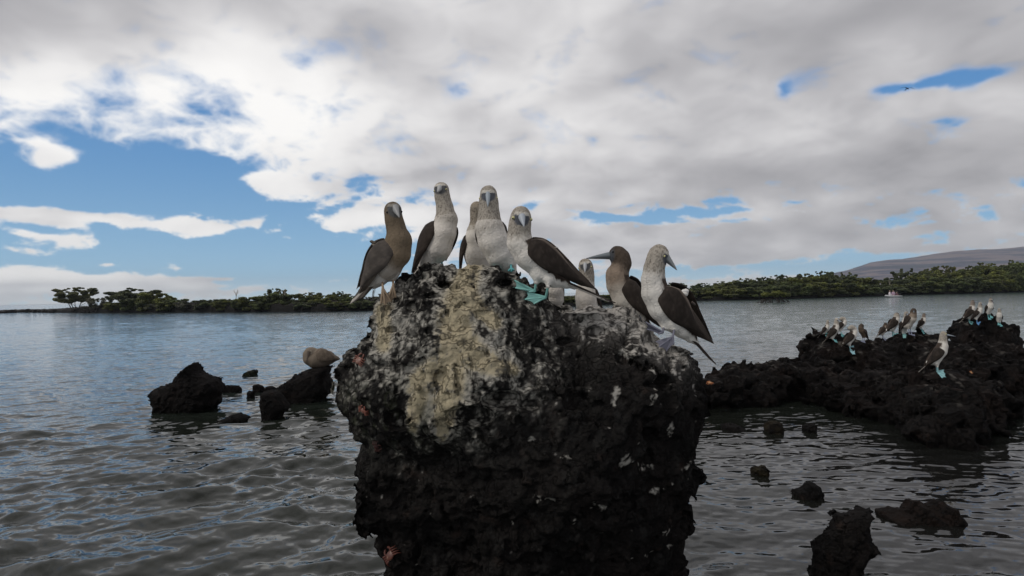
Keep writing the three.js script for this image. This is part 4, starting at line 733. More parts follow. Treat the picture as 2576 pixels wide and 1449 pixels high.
function webFoot(B, T, w) {                              // three toes joined by webs that sag between them
  const geos = [], P = [], I = []; let n = V(); for (let i = 0; i + 1 < T.length; i++) n.add(V().crossVectors(T[i].clone().sub(B), T[i + 1].clone().sub(B)).normalize()); n.normalize(); if (n.y < 0) n.negate();
  const shade = (q, k) => { const c = new Float32Array(q.attributes.position.count * 3).fill(k); q.setAttribute('color', new THREE.BufferAttribute(c, 3)); return q; };
  for (const t of T) { geos.push(shade(tubeGeo([B, B.clone().lerp(t, .4).addScaledVector(n, w * .35), B.clone().lerp(t, .75).addScaledVector(n, w * .1), t], [w * .75, w * .62, w * .55, w * .34], 6), 1)); geos.push(shade(tubeGeo([t, t.clone().lerp(B, -.07).addScaledVector(n, w * .1), t.clone().lerp(B, -.14).addScaledVector(n, -w * .15)], [w * .3, w * .2, w * .04], 5), .2)); }
  for (const f of [1, -1]) {
    const o = P.length / 3; let cnt = 0; const K = 5;
    for (let i = 0; i + 1 < T.length; i++) for (let a = 0; a <= K; a++) for (let b = 0; b <= K; b++) { const u = a / K, v = b / K, reach = 1 - .09 * Math.sin(v * Math.PI), q = B.clone().lerp(T[i].clone().lerp(T[i + 1], v), u * reach).addScaledVector(n, f * w * .16 - w * .12 * Math.sin(v * Math.PI) * u); P.push(q.x, q.y, q.z); cnt++; }
    for (let i = 0; i + 1 < T.length; i++) for (let a = 0; a < K; a++) for (let b = 0; b < K; b++) { const q = o + i * (K + 1) * (K + 1) + a * (K + 1) + b; f > 0 ? I.push(q, q + 1, q + K + 1, q + 1, q + K + 2, q + K + 1) : I.push(q, q + K + 1, q + 1, q + 1, q + K + 1, q + K + 2); }
  }
  geos.push(shade(meshGeo(P, I), .84)); return mergeGeometries(geos.map(q => { q.deleteAttribute('uv'); return q; }));
}
// a bird on the boulder, in picture units at distance D; its feet go where the rock is
const N = (x, y, out) => CR.clone().multiplyScalar(x).addScaledVector(CU, -y).addScaledVector(CF, -out);   // a direction: to the side, down, towards the viewer
const R0 = bigRock.f;
function rockBird(D, s) {
  s.M = (x, y, out = 0) => at(x, y, D - out); s.S = (out = 0) => (D - out) / FPX; s.cell ??= .005;
  for (const l of s.legs) { if (l.rest) { l.ankleP = l.rest; } if (l.onRock) { const hit = q => { const p = march(R0, q[0], q[1], D - .5, D + .5, .005); return p ? p.addScaledVector(ray(q[0], q[1]), -.012) : s.M(...q); }; const all = [l.ankle, ...l.toes].map(hit), front = Math.min(...all.map(depthOf)) - .006; // the sole lies on the highest knobs
      const flat = [l.ankle, ...l.toes].map((q, i) => at(q[0], q[1], lerp(depthOf(all[i]), front, .8))); l.ankleP = flat[0]; l.toesP = flat.slice(1); } }
  const f = s.legs[0]; s.origin = (f.ankleP ?? s.M(...f.ankle)).clone();
  return bird(s);
}
// where hidden feet stand: straight below a point, on the rock
const below = (x, y, D, fwd = 0) => { const p = at(x, y, D - fwd), t = onTop(R0, p.x, p.z, p.y + .02, p.y - .9); return t === null ? p.clone().setY(p.y - .12) : p.clone().setY(t + .006); };
const hiddenLeg = (x, y, D, side, w = 4.4) => { const F = below(x + side * 9, y, D), T = [-.5, 0, .5].map(a => { const q = F.clone().add(V(Math.sin(a + side * .2) * .075, 0, Math.cos(a) * .075)); const t = onTop(R0, q.x, q.z, F.y + .1, F.y - .2); q.y = t === null ? F.y : t + .006; return q; }); return { hip: [x + side * 8, y - 12, 0], knee: [x + side * 9, y, 0], ankle: [x + side * 9, y, 0], ankleP: F, toesP: T, toes: [], w }; };

rockBird(3.75, { look: 'young', label: 'brown-necked bird with tan webbed feet at the open-water end of the boulder', neckAt: 3.3,
  joints: [[938, 714, 0, 13], [952, 698, .0, 20], [974, 672, .01, 31], [996, 636, .02, 34.5], [1003, 606, .03, 30], [996, 572, .03, 20.5], [990, 549, .035, 19], [988.5, 529, .04, 21.5]], back: N(-1, -.5, -.3),
  bill: [[995, 527, .075], [1006, 549, .15], 11.5], wings: [{ line: [[984, 604, .06], [957, 640, .085], [930, 682, .075], [912, 722, .05]], half: 33, n: N(-.45, -.1, 1), bulge: .4, ruffle: [[[945, 612, .03], [930, 606, .02], 4, [.12, .10, .08]], [[948, 620, .04], [934, 614, .02], 3, [.2, .17, .14]]] }, { line: [[966, 600, -.05], [944, 628, -.07], [922, 668, -.07], [905, 715, -.05]], half: 24, n: N(-.8, -.6, -.5) }],
  tail: { from: [934, 712, 0], to: [881, 766, -.01], half: 17, n: N(-.4, -.8, .8), fan: .4 },
  legs: [{ hip: [965, 692, .03], knee: [962, 708, .03], ankle: [963, 726, .05], toes: [[958, 764, .1], [969, 768, .1], [984, 759, .1]], w: 4.6, onRock: true }, { hip: [992, 682, .02], knee: [989, 702, .02], ankle: [989, 720, .04], toes: [[972, 759, .1], [985, 757, .1], [996, 748, .1]], w: 4.6, onRock: true }] });

rockBird(4.1, { look: 'frontal', label: 'pale-breasted bird with head raised highest, next to the brown-necked one with tan feet', neckAt: 3.6,
  joints: [[1062, 668, -.04, 14], [1083, 652, -.02, 22], [1101, 622, 0, 33], [1114, 585, .02, 31], [1123, 553, .02, 25.5], [1119, 523, .015, 18.5], [1113, 498, .01, 16.5], [1110.5, 477, .01, 18.8]], back: N(-.8, -.3, -.7),
  bill: [[1107, 474, .045], [1100, 484, .115], 9.5], wings: [{ line: [[1094, 556, .05], [1073, 592, .06], [1056, 634, .05], [1041, 676, .03]], half: 24, n: N(-.7, -.1, .8), bulge: .45 }, { line: [[1150, 572, -.03], [1146, 600, -.03], [1134, 630, -.02], [1122, 650, -.02]], half: 10, n: N(1, 0, -.4) }],
  tail: { from: [1058, 670, -.03], to: [1031, 706, -.05], half: 13, n: N(-.6, -.6, .8) }, legs: [hiddenLeg(1102, 650, 4.1, 1), hiddenLeg(1093, 652, 4.12, -1)] });

rockBird(4.35, { look: 'frontal', label: 'bird with its face turned away, half hidden behind the tall frontal bird', neckAt: 3.6, colors: { neck: [.27, .23, .18], crown: [.30, .25, .19], breast: [.58, .54, .48] },
  joints: [[1210, 690, -.06, 18], [1208, 672, -.02, 28], [1204, 640, 0, 34], [1199, 606, 0, 30], [1198, 582, -.01, 20], [1199, 560, -.01, 13.5], [1200, 542, -.01, 14.5], [1200, 524, 0, 17.5]], back: N(-.3, -.2, -1),
  bill: [[1206, 536, -.04], [1214, 560, -.09], 7], wings: [{ line: [[1181, 588, .02], [1169, 612, .03], [1161, 645, .02], [1158, 682, 0]], half: 15, n: N(-1, -.1, .55), bulge: .6 }, { line: [[1232, 600, -.02], [1236, 630, -.02], [1232, 668, -.02]], half: 9, n: N(1, 0, .2) }],
  tail: { from: [1208, 690, -.06], to: [1206, 720, -.12], half: 10, n: N(0, -.3, -1) }, legs: [hiddenLeg(1212, 690, 4.36, 1), hiddenLeg(1206, 690, 4.36, -1)] });

rockBird(4.0, { look: 'adult', label: 'tall bird standing centre with its long bill pointing straight down at the viewer', neckAt: 3.7, colors: { bill: [.33, .37, .41], foot: [.10, .36, .38], belly: [.66, .64, .60], breast: [.64, .60, .55] },
  joints: [[1290, 682, -.04, 10], [1275, 664, -.02, 22], [1258, 640, 0, 33], [1241, 606, .02, 36], [1231, 574, .03, 33], [1230, 540, .03, 24], [1229.5, 512, .03, 21.5], [1229, 488, .035, 21.5]], back: N(.6, -.3, -1),
  bill: [[1228, 492, .075], [1227, 524, .125], 10], wings: [{ line: [[1199, 566, 0], [1198, 588, 0], [1203, 612, .01], [1216, 630, .01]], half: 7, n: N(-1, 0, .3) }, { line: [[1263, 558, .0], [1270, 586, .01], [1277, 616, .01], [1286, 640, 0]], half: 13, n: N(1, -.1, .6), bulge: .5 }],
  tail: { from: [1290, 680, -.04], to: [1310, 712, -.1], half: 10, n: N(.5, -.6, -.6) }, legs: [hiddenLeg(1262, 664, 4.0, -1), { hip: [1284, 650, .02], knee: [1285, 663, .03], ankle: [1286, 676, .05], toes: [[1278, 682, .1], [1287, 684, .1], [1294, 680, .1]], w: 4.4, onRock: true }] });

rockBird(3.55, { look: 'adult', label: 'side-on bird with turquoise webbed feet and pale eyes staring at the viewer', neckAt: 3.6, colors: { bill: [.36, .39, .43], foot: [.24, .50, .46] }, eyeR: .0095,
  joints: [[1445, 723, -.03, 6], [1418, 712, -.02, 10], [1392, 703, .0, 17], [1362, 677, .0, 28], [1330, 642, .01, 33], [1308, 612, .015, 29.5], [1306, 580, .02, 25], [1309, 557, .025, 23.5], [1310.5, 543, .03, 24.5]], back: N(.75, -.8, .1), neckAt: 5.1,
  bill: [[1313, 549, .085], [1319.5, 573, .15], 11.5],
  wings: [{ line: [[1333, 606, .075], [1368, 639, .085], [1420, 678, .06], [1474, 714, .03]], half: 32, n: N(.1, -.22, 1), bulge: .34, ext: .9, rim: 1 }, { line: [[1340, 598, -.05], [1378, 618, -.075], [1424, 656, -.06], [1484, 716, -.03]], half: 22, n: N(.4, -1, -.45), bulge: .3, rim: -1, ruffle: [[[1358, 603, -.02], [1378, 606, -.03], 5, [.10, .08, .065]], [[1392, 622, -.01], [1404, 624, -.03], 2.5, [.5, .45, .38]]] }],
  tail: { from: [1428, 712, -.01], to: [1548, 764, -.05], half: 10, n: N(.3, -1, .55), pale: 1, fan: .2 },
  legs: [{ hip: [1352, 694, .03], knee: [1349, 710, .03], ankle: [1345, 733, .05], toes: [[1294, 705, .1], [1296, 724, .1], [1330, 734, .1]], w: 5, onRock: true }, { hip: [1380, 704, .05], knee: [1379, 720, .06], ankle: [1373, 748, .08], toes: [[1326, 736, .1], [1320, 753, .1], [1343, 764, .1], [1367, 753, .1]], w: 5, onRock: true }] });

rockBird(4.55, { look: 'frontal', label: 'bird nearly hidden behind the turquoise-footed one, only its lower belly showing', neckAt: 3.6,
  joints: [[1404, 770, -.03, 12], [1398, 752, -.02, 19], [1394, 728, 0, 23], [1388, 700, .0, 21], [1382, 680, 0, 16], [1378, 664, 0, 13], [1376, 650, 0, 14.5]], neckAt: 3.6, back: N(.7, -.3, -.5),
  bill: [[1384, 652, .01], [1410, 660, .03], 6], wings: [{ line: [[1403, 700, 0], [1408, 724, 0], [1413, 752, 0], [1418, 772, 0]], half: 9, n: N(1, 0, .5) }], tail: { from: [1408, 764, -.03], to: [1420, 792, -.04], half: 8, n: N(1, -.3, .3) }, legs: [hiddenLeg(1394, 768, 4.55, 1), hiddenLeg(1392, 768, 4.55, -1)] });

rockBird(4.3, { look: 'frontal', label: 'bird facing the viewer behind the saddle, its crown touched by a dark bill', neckAt: 3.6, colors: { bill: [.42, .43, .45] },
  joints: [[1484, 790, -.05, 14], [1479, 772, -.02, 22], [1474, 750, .0, 24], [1473, 728, .0, 20], [1476, 708, 0, 15.5], [1477, 692, 0, 14.6], [1474.5, 676, .0, 15], [1473, 666, .005, 16]], back: N(.5, -.3, -1),
  bill: [[1472.5, 668, .04], [1471, 688, .085], 7.5], wings: [{ line: [[1494, 722, -.02], [1503, 742, 0], [1509, 764, 0], [1516, 784, 0]], half: 11, n: N(1, -.1, .5), bulge: .4 }], tail: { from: [1500, 772, -.03], to: [1524, 796, -.06], half: 9, n: N(.6, -.6, .3) }, legs: [hiddenLeg(1480, 784, 4.3, 1), hiddenLeg(1472, 784, 4.3, -1)] });

rockBird(3.95, { look: 'dark', label: 'dark chocolate-headed bird in profile with its long grey bill stretched level to the left', neckAt: 3.7,
  joints: [[1630, 824, -.03, 12], [1608, 802, -.01, 19], [1590, 778, 0, 26], [1572, 748, .01, 29], [1556, 718, .015, 27], [1552, 692, .015, 25], [1566, 664, .01, 19], [1562, 648, .005, 19], [1553, 640, 0, 21.5]], back: N(.9, -.55, .0), neckAt: 5.2,
  bill: [[1538, 643, .0], [1466, 650, .02], 11], wings: [{ line: [[1572, 702, .06], [1592, 736, .075], [1620, 776, .06], [1654, 812, .03]], half: 25, n: N(.3, -.1, 1), bulge: .4 }, { line: [[1586, 694, -.04], [1604, 718, -.06], [1628, 768, -.05], [1660, 816, -.03]], half: 16, n: N(.8, -.6, -.6) }],
  tail: { from: [1640, 800, -.02], to: [1672, 828, -.04], half: 9, n: N(.5, -.6, .7) }, legs: [hiddenLeg(1604, 806, 3.95, 1), hiddenLeg(1596, 806, 3.97, -1)] });

rockBird(3.6, { look: 'adult', label: 'large bird with lavender-grey feet and a white feather tuft on its back', neckAt: 4.4, colors: { foot: [.16, .16, .205], bill: [.20, .215, .225], breast: [.60, .57, .53] },
  joints: [[1752, 862, -.03, 7], [1736, 846, -.02, 12], [1716, 828, .0, 19], [1694, 805, .0, 28], [1668, 772, .01, 34], [1649, 737, .015, 31.5], [1643, 702, .02, 26], [1646, 672, .02, 22.5], [1654, 646, .02, 22], [1658, 638, .02, 23]], back: N(.9, -.5, 0), neckAt: 6.1,
  bill: [[1676, 649, .04], [1707, 683, .06], 11], wings: [{ line: [[1670, 722, .07], [1697, 764, .085], [1731, 806, .06], [1768, 842, .03]], half: 37, n: N(.2, -.15, 1), bulge: .36, ext: 1.0, rim: 1, ruffle: [[[1716, 736, .03], [1733, 731, .01], 7, [.72, .70, .68]], [[1714, 740, .04], [1731, 740, .02], 6, [.66, .64, .60]], [[1740, 760, .02], [1750, 768, .0], 3.5, [.10, .08, .07]]] }, { line: [[1690, 712, -.04], [1722, 738, -.06], [1752, 786, -.05], [1782, 842, -.03]], half: 24, n: N(.8, -.7, -.5), ext: .7 }],
  tail: { from: [1738, 846, -.01], to: [1800, 918, -.03], half: 10, n: N(.7, -.6, .6), pale: -1, fan: .12 },
  legs: [{ hip: [1698, 816, .05], knee: [1697, 826, .05], ankle: [1692, 848, .07], toes: [[1650, 860, .1], [1657, 873, .1], [1677, 883, .1], [1695, 866, .1]], w: 4.6, onRock: true }, { hip: [1672, 812, .02], knee: [1670, 824, .03], ankle: [1667, 836, .05], toes: [[1624, 810, .1], [1627, 828, .1], [1656, 840, .1]], w: 4.6, onRock: true }] });
// ---------------------------------------------------------------- the flock on the reef
const POSES = {
  stand: { joints: [[-.115, .135, 0, .026], [-.075, .165, 0, .048], [-.02, .225, 0, .072], [.035, .31, 0, .075], [.062, .385, 0, .060], [.07, .45, 0, .042], [.072, .505, 0, .037], [.078, .552, 0, .041]], head: [.078, .552, 0] },
  preen: { joints: [[-.115, .135, 0, .026], [-.075, .165, 0, .048], [-.015, .23, 0, .074], [.05, .31, 0, .076], [.085, .39, 0, .058], [.075, .455, .01, .042], [.03, .48, .02, .037], [-.012, .455, .025, .041]], head: [-.012, .455, .025] },
  hunch: { joints: [[-.125, .115, 0, .026], [-.085, .145, 0, .05], [-.03, .21, 0, .078], [.03, .29, 0, .08], [.06, .36, 0, .06], [.07, .405, 0, .046], [.072, .435, 0, .041], [.08, .465, 0, .043]], head: [.08, .465, 0] },
};
const REEF = reef.f;
function reefBird(px, py, h, yaw, pose, headYaw, look, label, { dip = -.06, colors, d, legs = true } = {}) {
  let hit = null; for (let k = 0; k < 22 && !hit; k++) hit = march(REEF, px, py + k * 2, 6, 17, .02); hit ??= at(px, py, d ?? 12.5); const D = depthOf(hit), s = h * D / FPX / .60 * (pose === 'hunch' ? 1.2 : 1), a = yaw * Math.PI / 180, F = V(Math.cos(a), 0, Math.sin(a)), Rt = V(-Math.sin(a), 0, Math.cos(a)), P = POSES[pose];
  const foot = hit.clone(); const M = (x, y, z = 0) => foot.clone().addScaledVector(F, x * s).addScaledVector(Rt, z * s).add(V(0, y * s, 0));
  const hy = headYaw * Math.PI / 180, hd = [Math.cos(hy), dip * 6, Math.sin(hy)], H = P.head, B = (t, r = 1) => [H[0] + hd[0] * t, H[1] + hd[1] * t * .9 - .006, H[2] + hd[2] * t];
  const leg = z => { const A = M(-.005, 0, z), g = onTop(REEF, A.x, A.z, foot.y + .14, foot.y - .2); A.y = clamp(g ?? foot.y, foot.y - .03, foot.y + .08) + .012 * s; const dirYaw = .55 * Math.PI / 2 + .45 * a, toes = [-.55, 0, .55].map(q => { const t = A.clone().add(V(Math.cos(dirYaw + q), 0, Math.sin(dirYaw + q)).multiplyScalar((q ? .082 : .095) * s)), y = onTop(REEF, t.x, t.z, A.y + .03, A.y - .09); t.y = (y ?? A.y - .06) + .008; return t; }); return { hip: [-.02, .15, z], knee: [-.012, .09, z], ankle: [0, .01, z], ankleP: A, toesP: toes, toes: [], w: .0135 }; };
  const wing = q => ({ line: [[.035, .36, q * .055], [-.005, .30, q * .082], [-.06, .205, q * .075], [-.135, .115, q * .035]], half: .068, n: Rt.clone().multiplyScalar(q).addScaledVector(F, -.25).add(V(0, .15, 0)), bulge: .35, ext: .6 });
  return bird({ look, colors, label, group: 'birds of the flock on the reef', M, S: () => s, cell: Math.max(.008, D * .00085) , k: .04 * s, joints: P.joints, neckAt: 4.6, back: F.clone().multiplyScalar(-1).add(V(0, .45, 0)), bill: [B(.03), B(.155), .0155], eyes: D < 9, eyeR: .008, wings: [wing(1), wing(-1)], tail: { from: [-.11, .135, 0], to: [-.235, .0, 0], half: .026, n: V(0, .8, 0).addScaledVector(F, -.6), fan: .3 }, legs: legs ? [leg(-.03), leg(.03)] : [], origin: foot });
}
reefBird(2360, 938, 106, 22, 'stand', 8, 'adult', 'largest bird of the flock, alone on the near slope, long bill pointing right', { dip: -.03, colors: { foot: [.26, .47, .50], crown: [.36, .31, .25] } });
reefBird(2117, 822, 52, 25, 'preen', 200, 'adult', 'white-necked bird bending back to preen at the top of the first cluster', { dip: -.14 });
reefBird(2077, 850, 46, 40, 'stand', 20, 'adult', 'small bird at the outer end of the first cluster, facing half away');
reefBird(2097, 864, 65, 18, 'stand', 50, 'adult', 'pale-headed bird with wing towards the viewer, in front of the preening one', { dip: -.05, colors: { crown: [.5, .46, .40], fleck: [.25, .2, .16] } });
reefBird(2139, 881, 72, 12, 'preen', 190, 'adult', 'front bird of the first cluster with its head turned back over its wing', { dip: -.03, colors: { foot: [.28, .48, .54] } });
reefBird(2172, 836, 50, 165, 'preen', 150, 'dark', 'brown bird curled round to preen, end of the first cluster', { dip: -.1, colors: { belly: [.10, .075, .055], breast: [.09, .068, .05] } });
reefBird(2222, 838, 38, 10, 'hunch', 40, 'dark', 'low brown bird crouched behind the middle cluster');
reefBird(2248, 844, 57, 8, 'hunch', 20, 'adult', 'hunched bird whose tail slopes down left in the middle cluster', { dip: -.08, colors: { crown: [.12, .09, .07] } });
reefBird(2290, 838, 62, 62, 'hunch', 60, 'dark', 'brown-necked bird right behind the white-fronted one');
reefBird(2276, 848, 66, 88, 'stand', 10, 'adult', 'white-fronted bird facing the viewer in the middle cluster, turquoise feet apart', { dip: -.1, colors: { foot: [.24, .46, .46] } });
reefBird(2319, 833, 46, 15, 'stand', 0, 'adult', 'slim bird looking right at the far end of the middle cluster', { dip: -.01, colors: { crown: [.10, .08, .06], neck: [.18, .14, .11] } });
reefBird(2440, 812, 58, 15, 'stand', 5, 'adult', 'dark-capped bird at the outer side of the dome, bill level to the right', { dip: -.02, d: 14, colors: { crown: [.09, .07, .055], neck: [.2, .16, .13] } });
reefBird(2459, 813, 54, 42, 'stand', 20, 'adult', 'whitish bird in front of the dark-capped one on the dome', { d: 13.8, colors: { foot: [.12, .28, .52] } });
reefBird(2489, 798, 50, 90, 'stand', 5, 'adult', 'bird facing the viewer on the very top of the dome, dark bill hanging down', { dip: -.17, d: 14, colors: { face: [.04, .036, .036], crown: [.06, .05, .045], bill: [.07, .06, .065] } });
reefBird(2514, 818, 44, 118, 'stand', -115, 'adult', 'small white-breasted bird on the outer slope of the dome, looking right', { dip: -.01, d: 13.9 });

// the sleeper on the hunched rock
{
  const hit = march(pelicanRock, 798, 924, 9, 12, .01) ?? at(798, 924, 10.2), D = depthOf(hit) + .12;
  bird({ name: 'pelican', look: 'young', label: 'brown-grey pelican huddled asleep on the hunched rock, bill tucked on its breast', M: (x, y, o = 0) => at(x, y, D - o), S: (o = 0) => (D - o) / FPX, cell: .009, k: .06, origin: hit.clone(), neckAt: 3.4,
    colors: { belly: [.15, .12, .095], breast: [.16, .13, .10], back: [.13, .10, .078], neck: [.20, .165, .13], fleck: [.17, .135, .105], crown: [.24, .20, .155], brow: [.3, .26, .21], face: [.16, .13, .11], bill: [.13, .10, .08], wing: [.095, .074, .056], edge: [.26, .22, .175] },
    joints: [[844, 903, -.02, 5], [828, 901, 0, 15], [808, 901, .02, 23], [790, 904, .05, 20], [777, 901, .08, 13], [773, 891, .1, 8.5], [779, 884, .1, 8.5], [787, 883, .08, 9]], back: N(.3, -1, -.2), bill: [[777, 887, .17], [770, 912, .21], 5], eyes: false,
    wings: [{ line: [[796, 890, .18], [812, 894, .205], [832, 900, .17], [850, 903, .08]], half: 15, n: N(.1, -.3, 1), bulge: .35, ext: .3 }, { line: [[802, 884, -.1], [820, 890, -.14], [838, 898, -.1]], half: 14, n: N(.1, -.6, -1), bulge: .35, ext: .3 }], tail: { from: [838, 903, 0], to: [854, 902, -.04], half: 8, n: N(0, -1, .3) } });
}
// a frigatebird high up
{
  const D = 95, p = (x, y, o = 0) => at(2240.5 + .03704 * x, 187.8 + .03704 * y, D - o), o = p(1130, 920), g = thing('frigatebird', 'black long-winged bird soaring high in the sky against a gap of blue', 'bird', o), m = solid('frigate', [.012, .012, .014], .7);
  part('body', shiftTo(tubeGeo([p(1230, 985, .5), p(1205, 960, .35), p(1160, 930, .15), p(1110, 925, -.1), p(1080, 955, -.35)], [.015, .06, .10, .085, .03], 9), o), m, g);
  const wing = L => { const P = [], I = [], n = L.length; for (const [x, y, oo, w] of L) { const c = p(x, y, oo), f = N(-.15, .10, 1).normalize(); for (const [q, h] of [[-1, 0], [0, .018], [1, 0], [0, -.018]]) { const k = c.clone().addScaledVector(f, q * w).add(V(0, h - q * .02, 0)); P.push(k.x, k.y, k.z); } } for (let i = 0; i + 1 < n; i++) for (let s = 0; s < 4; s++) { const a = i * 4 + s, b = i * 4 + (s + 1) % 4; I.push(a, a + 4, b, b, a + 4, b + 4); } return meshGeo(P, I); };
  part('wing', shiftTo(wing([[1110, 905, 0, .16], [1060, 880, .05, .17], [960, 845, .15, .16], [850, 872, 0, .10], [680, 915, -.3, .02]]), o), m, g);
  part('wing', shiftTo(wing([[1170, 905, 0, .16], [1260, 882, .05, .17], [1400, 885, .12, .17], [1520, 935, 0, .10], [1640, 1000, -.3, .02]]), o), m, g);
  for (const e of [[955, 1100, -.7], [985, 1095, -.75]]) part('tail_feather', shiftTo(tubeGeo([p(1085, 950, -.3), p((1085 + e[0]) / 2, 1020, -.5), p(...e)], [.05, .04, .01], 5), o), m, g);
}

// ---------------------------------------------------------------- crabs
function crab(hit, n, heading, size, rgb, label) {       // shell, two claws, eight bent legs, eyes; n is the rock's outward direction, heading the way it faces
  const up = n.clone().normalize(), f = heading.clone().addScaledVector(up, -heading.dot(up)).normalize(), s = V().crossVectors(f, up).normalize(), W = (x, y, z) => hit.clone().addScaledVector(f, x * size).addScaledVector(up, y * size).addScaledVector(s, z * size), o = hit.clone(), g = thing('crab', label, 'crab', o);
  const m = vcol(.45), leg = plain(rgb[0] * .75, rgb[1] * .55, rgb[2] * .5, .55), P = [], I = [], C = [], NU = 18, NV = 8;
  for (let j = 0; j <= NV; j++) { const v = j / NV * Math.PI; for (let i = 0; i < NU; i++) { const a = i / NU * 6.283, rr = Math.sin(v), w = 1 + .12 * Math.cos(a * 2), q = W(.46 * rr * Math.cos(a) * (1 - .1 * Math.cos(a)), .34 + .22 * Math.cos(v) - .05 * Math.cos(a) * rr, .60 * rr * Math.sin(a) * w); P.push(q.x, q.y, q.z); const k = noise(q.x * 220, q.y * 220, q.z * 220), c = mix3(rgb, [rgb[0] * .45, rgb[1] * .6, rgb[2] * .7], clamp(.4 + k * 1.6)); C.push(...(k > .28 ? [.38, .3, .22] : c)); } }
  for (let j = 0; j < NV; j++) for (let i = 0; i < NU; i++) { const a = j * NU + i, b = j * NU + (i + 1) % NU; I.push(a, b, a + NU, b, b + NU, a + NU); }
  part('shell', shiftTo(meshGeo(P, I, C), o), m, g);
  for (const q of [-1, 1]) {
    for (let k = 0; k < 4; k++) { const a = .5 - k * .42, d = [Math.cos(1.57 - a) * .95 - .05, Math.sin(1.57 - a)], pts = [[.28 - .18 * k, .3, .36], [d[0] * .42 + .16 - .1 * k, .55, .66], [d[0] * .7, .30, .90], [d[0] * .9, -.06, 1.0]].map(([x, y, z]) => W(x, y, z * q)); part('leg', shiftTo(tubeGeo(pts, [.08, .10, .06, .025].map(r => r * size), 6), o), leg, g); }
    part('claw', shiftTo(tubeGeo([[.32, .3, .28], [.52, .36, .46], [.68, .26, .40], [.80, .22, .26], [.90, .18, .16]].map(([x, y, z]) => W(x, y, z * q)), [.07, .09, .11, .13, .03].map(r => r * size), 7), o), leg, g);
    const e = W(.40, .42, .2 * q); part('eye', shiftTo(new THREE.SphereGeometry(.055 * size, 8, 6).translate(e.x, e.y, e.z), o), eyeDark, g);
  }
}
const onRock = (px, py) => { const p = march(R0, px, py, 2.4, 4.6, .004); return p && [p, gradient(R0, p, .05)]; };
for (const [px, py, hx, hy, size, rgb, label] of [
  [908, 908, .3, -1, .047, [.20, .085, .06], 'rusty red crab clinging highest on the side of the boulder'],
  [917, 1030, .4, -1, .035, [.26, .10, .07], 'small orange-red crab halfway down the side of the boulder'],
  [950, 1122, 1, -.2, .035, [.05, .014, .011], 'dark red crab in the shadow of the overhang'],
  [986, 1396, -1, -.75, .058, [.13, .045, .03], 'large mottled red crab at the foot of the boulder, one leg stretched out'],
]) { const h = onRock(px, py); if (h) crab(h[0], h[1].add(V(0, .1, .25)).normalize(), CR.clone().multiplyScalar(hx).addScaledVector(CU, -hy), size, rgb, label); }
{ let e = 835; while (e < 900 && !march(R0, e, 975, 3.2, 4.6, .01)) e += 1; const p = at(e - 2, 975, depthOf(march(R0, e + 2, 975, 3.2, 4.6, .01) ?? at(e, 975, 3.9)) + .02); crab(p, N(-1, 0, .1), V(0, .8, .6), .04, [.05, .06, .035], 'dark green crab seen edge-on, sticking out from the side of the boulder'); }
for (const [px, py, label] of [[1786, 966, 'orange crab on the end of the reef close to the boulder'], [2443, 938, 'tiny orange crab on the reef beyond the lone near bird']]) { const p = march(REEF, px, py, 6, 16, .02); if (p) crab(p, gradient(REEF, p, .1).add(V(0, .3, .3)).normalize(), V(-1, .2, .4), px < 2000 ? .06 : .035, [.42, .19, .06], label); }

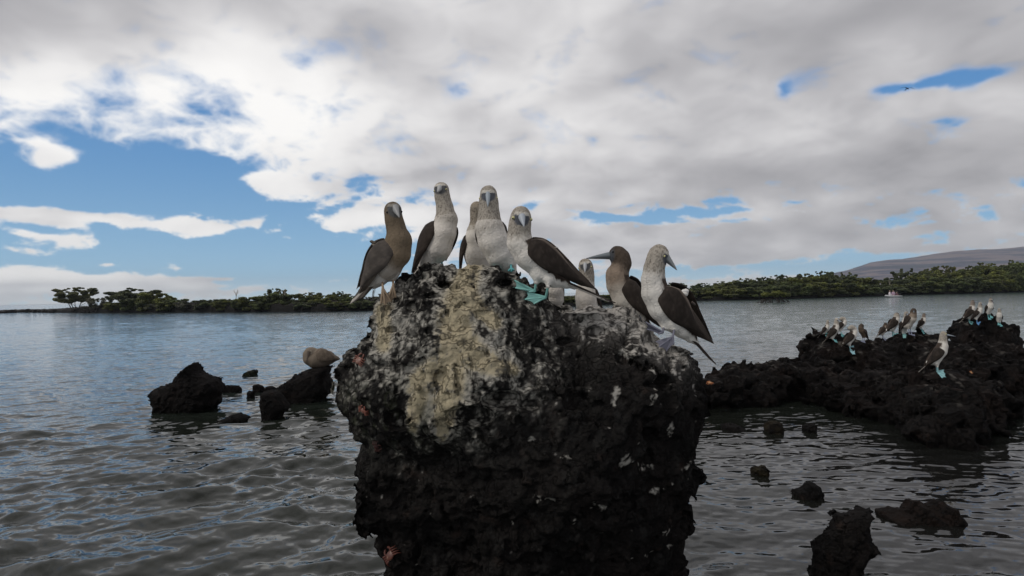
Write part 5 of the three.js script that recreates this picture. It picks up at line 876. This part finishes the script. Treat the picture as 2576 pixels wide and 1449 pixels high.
// ---------------------------------------------------------------- the dinghy and its people, a hundred metres off
{
  const c = onWater(2246, 747.6), D = depthOf(c), S = D / FPX, o = c.clone().setY(0), g = thing('dinghy', 'grey inflatable dinghy with an outboard motor, people aboard, off the wooded bank', 'boat', o), yaw = -.18, L = 20.5 * S;
  const Wp = (x, y, z) => V(o.x + Math.cos(yaw) * x - Math.sin(yaw) * z, y, o.z + Math.sin(yaw) * x + Math.cos(yaw) * z), grey = solid('tube', [.38, .39, .40], .5), dark = solid('boatdark', [.03, .03, .035], .6);
  for (const q of [-1, 1]) part('tube', shiftTo(tubeGeo([Wp(L, .16, q * .5), Wp(L * .2, .14, q * .55), Wp(-L * .55, .16, q * .5), Wp(-L * .85, .24, q * .28), Wp(-L, .3, 0)], [.08, .16, .16, .16, .14], 10), o), grey, g);
  part('floor', shiftTo(new THREE.BoxGeometry(L * 1.6, .06, .9).rotateY(-yaw).translate(o.x, .07, o.z), o), dark, g);
  const mt = part('outboard_motor', shiftTo(tubeGeo([Wp(L * 1.0, -.15, 0), Wp(L * 1.03, .2, 0), Wp(L * 1.02, .42, 0), Wp(L * 1.0, .62, 0)], [.05, .06, .14, .10], 8), o), dark, g);
  part('tiller', shiftTo(tubeGeo([Wp(L * 1.0, .5, 0), Wp(L * .82, .58, .05)], [.03, .025], 6), o), dark, mt);
  const person = (x, z, h, turn, top, low, label) => {
    const k = h / .86, p0 = Wp(x, .22, z), T = (a, b, d) => V(p0.x + (Math.cos(turn) * a - Math.sin(turn) * d) * k, p0.y + b * k, p0.z + (Math.sin(turn) * a + Math.cos(turn) * d) * k);
    const B = [[[0, .08, 0], [0, .32, 0], .13, .145], [[0, .32, 0], [.0, .5, 0], .145, .12], [[0, .52, -.15], [0, .52, .15], .06, .06], [[0, .55, 0], [.01, .66, 0], .05, .05], [[.01, .72, 0], [.015, .77, 0], .095, .085], [[0, .5, -.18], [.06, .26, -.22], .05, .042], [[.06, .26, -.22], [.24, .18, -.14], .042, .035], [[0, .5, .18], [.06, .26, .22], .05, .042], [[.06, .26, .22], [.24, .18, .14], .042, .035], [[0, .08, -.08], [.38, .1, -.12], .085, .06], [[.38, .1, -.12], [.42, -.2, -.12], .06, .045], [[0, .08, .08], [.38, .1, .12], .085, .06], [[.38, .1, .12], [.42, -.2, .12], .06, .045]].map(([a, b, r, q]) => [T(...a), T(...b), r * k, q * k]);
    const f = (X, Y, Z) => { let d = 1; for (const [a, b, r, q] of B) { const dx = b.x - a.x, dy = b.y - a.y, dz = b.z - a.z, t = clamp(((X - a.x) * dx + (Y - a.y) * dy + (Z - a.z) * dz) / (dx * dx + dy * dy + dz * dz)); d = smin(d, Math.hypot(X - a.x - dx * t, Y - a.y - dy * t, Z - a.z - dz * t) - lerp(r, q, t), .04); } return d; };
    const g2 = thing('person', label, 'person', p0), net = nets(f, [p0.x - .6, p0.y - .3, p0.z - .6], [p0.x + .6, p0.y + .95, p0.z + .6], .022);
    part('body', shiftTo(painted(net, (X, Y, Z) => { const y = (Y - p0.y) / k, rr = Math.hypot(X - p0.x, Z - p0.z) / k; return y > .82 ? [.55, .53, .5] : y > .6 ? [.30, .19, .14] : y > .12 && rr < .3 ? top : rr > .3 && y > .12 ? [.30, .19, .14] : low; }), p0), vcol(.8), g2);
  };
  person(-L * .48, .1, .98, .4, [.70, .64, .68], [.03, .03, .04], 'person in a white shirt sitting highest at the bow of the dinghy');
  person(-L * .02, .15, 1.0, 2.2, [.36, .26, .34], [.45, .38, .40], 'person with a white hat amid the dinghy, dark strap across a pale top');
  person(L * .22, -.1, .80, 1.6, [.16, .05, .07], [.05, .03, .04], 'person in a dark red vest just behind the white-hatted person');
  person(L * .44, .15, .68, 1.8, [.12, .06, .08], [.05, .03, .04], 'small person in a dark vest, second from the motor');
  person(L * .62, -.05, .70, 1.4, [.15, .08, .09], [.05, .04, .05], 'small person in a dark vest nearest the motor');
}
renderer.render(scene, camera);
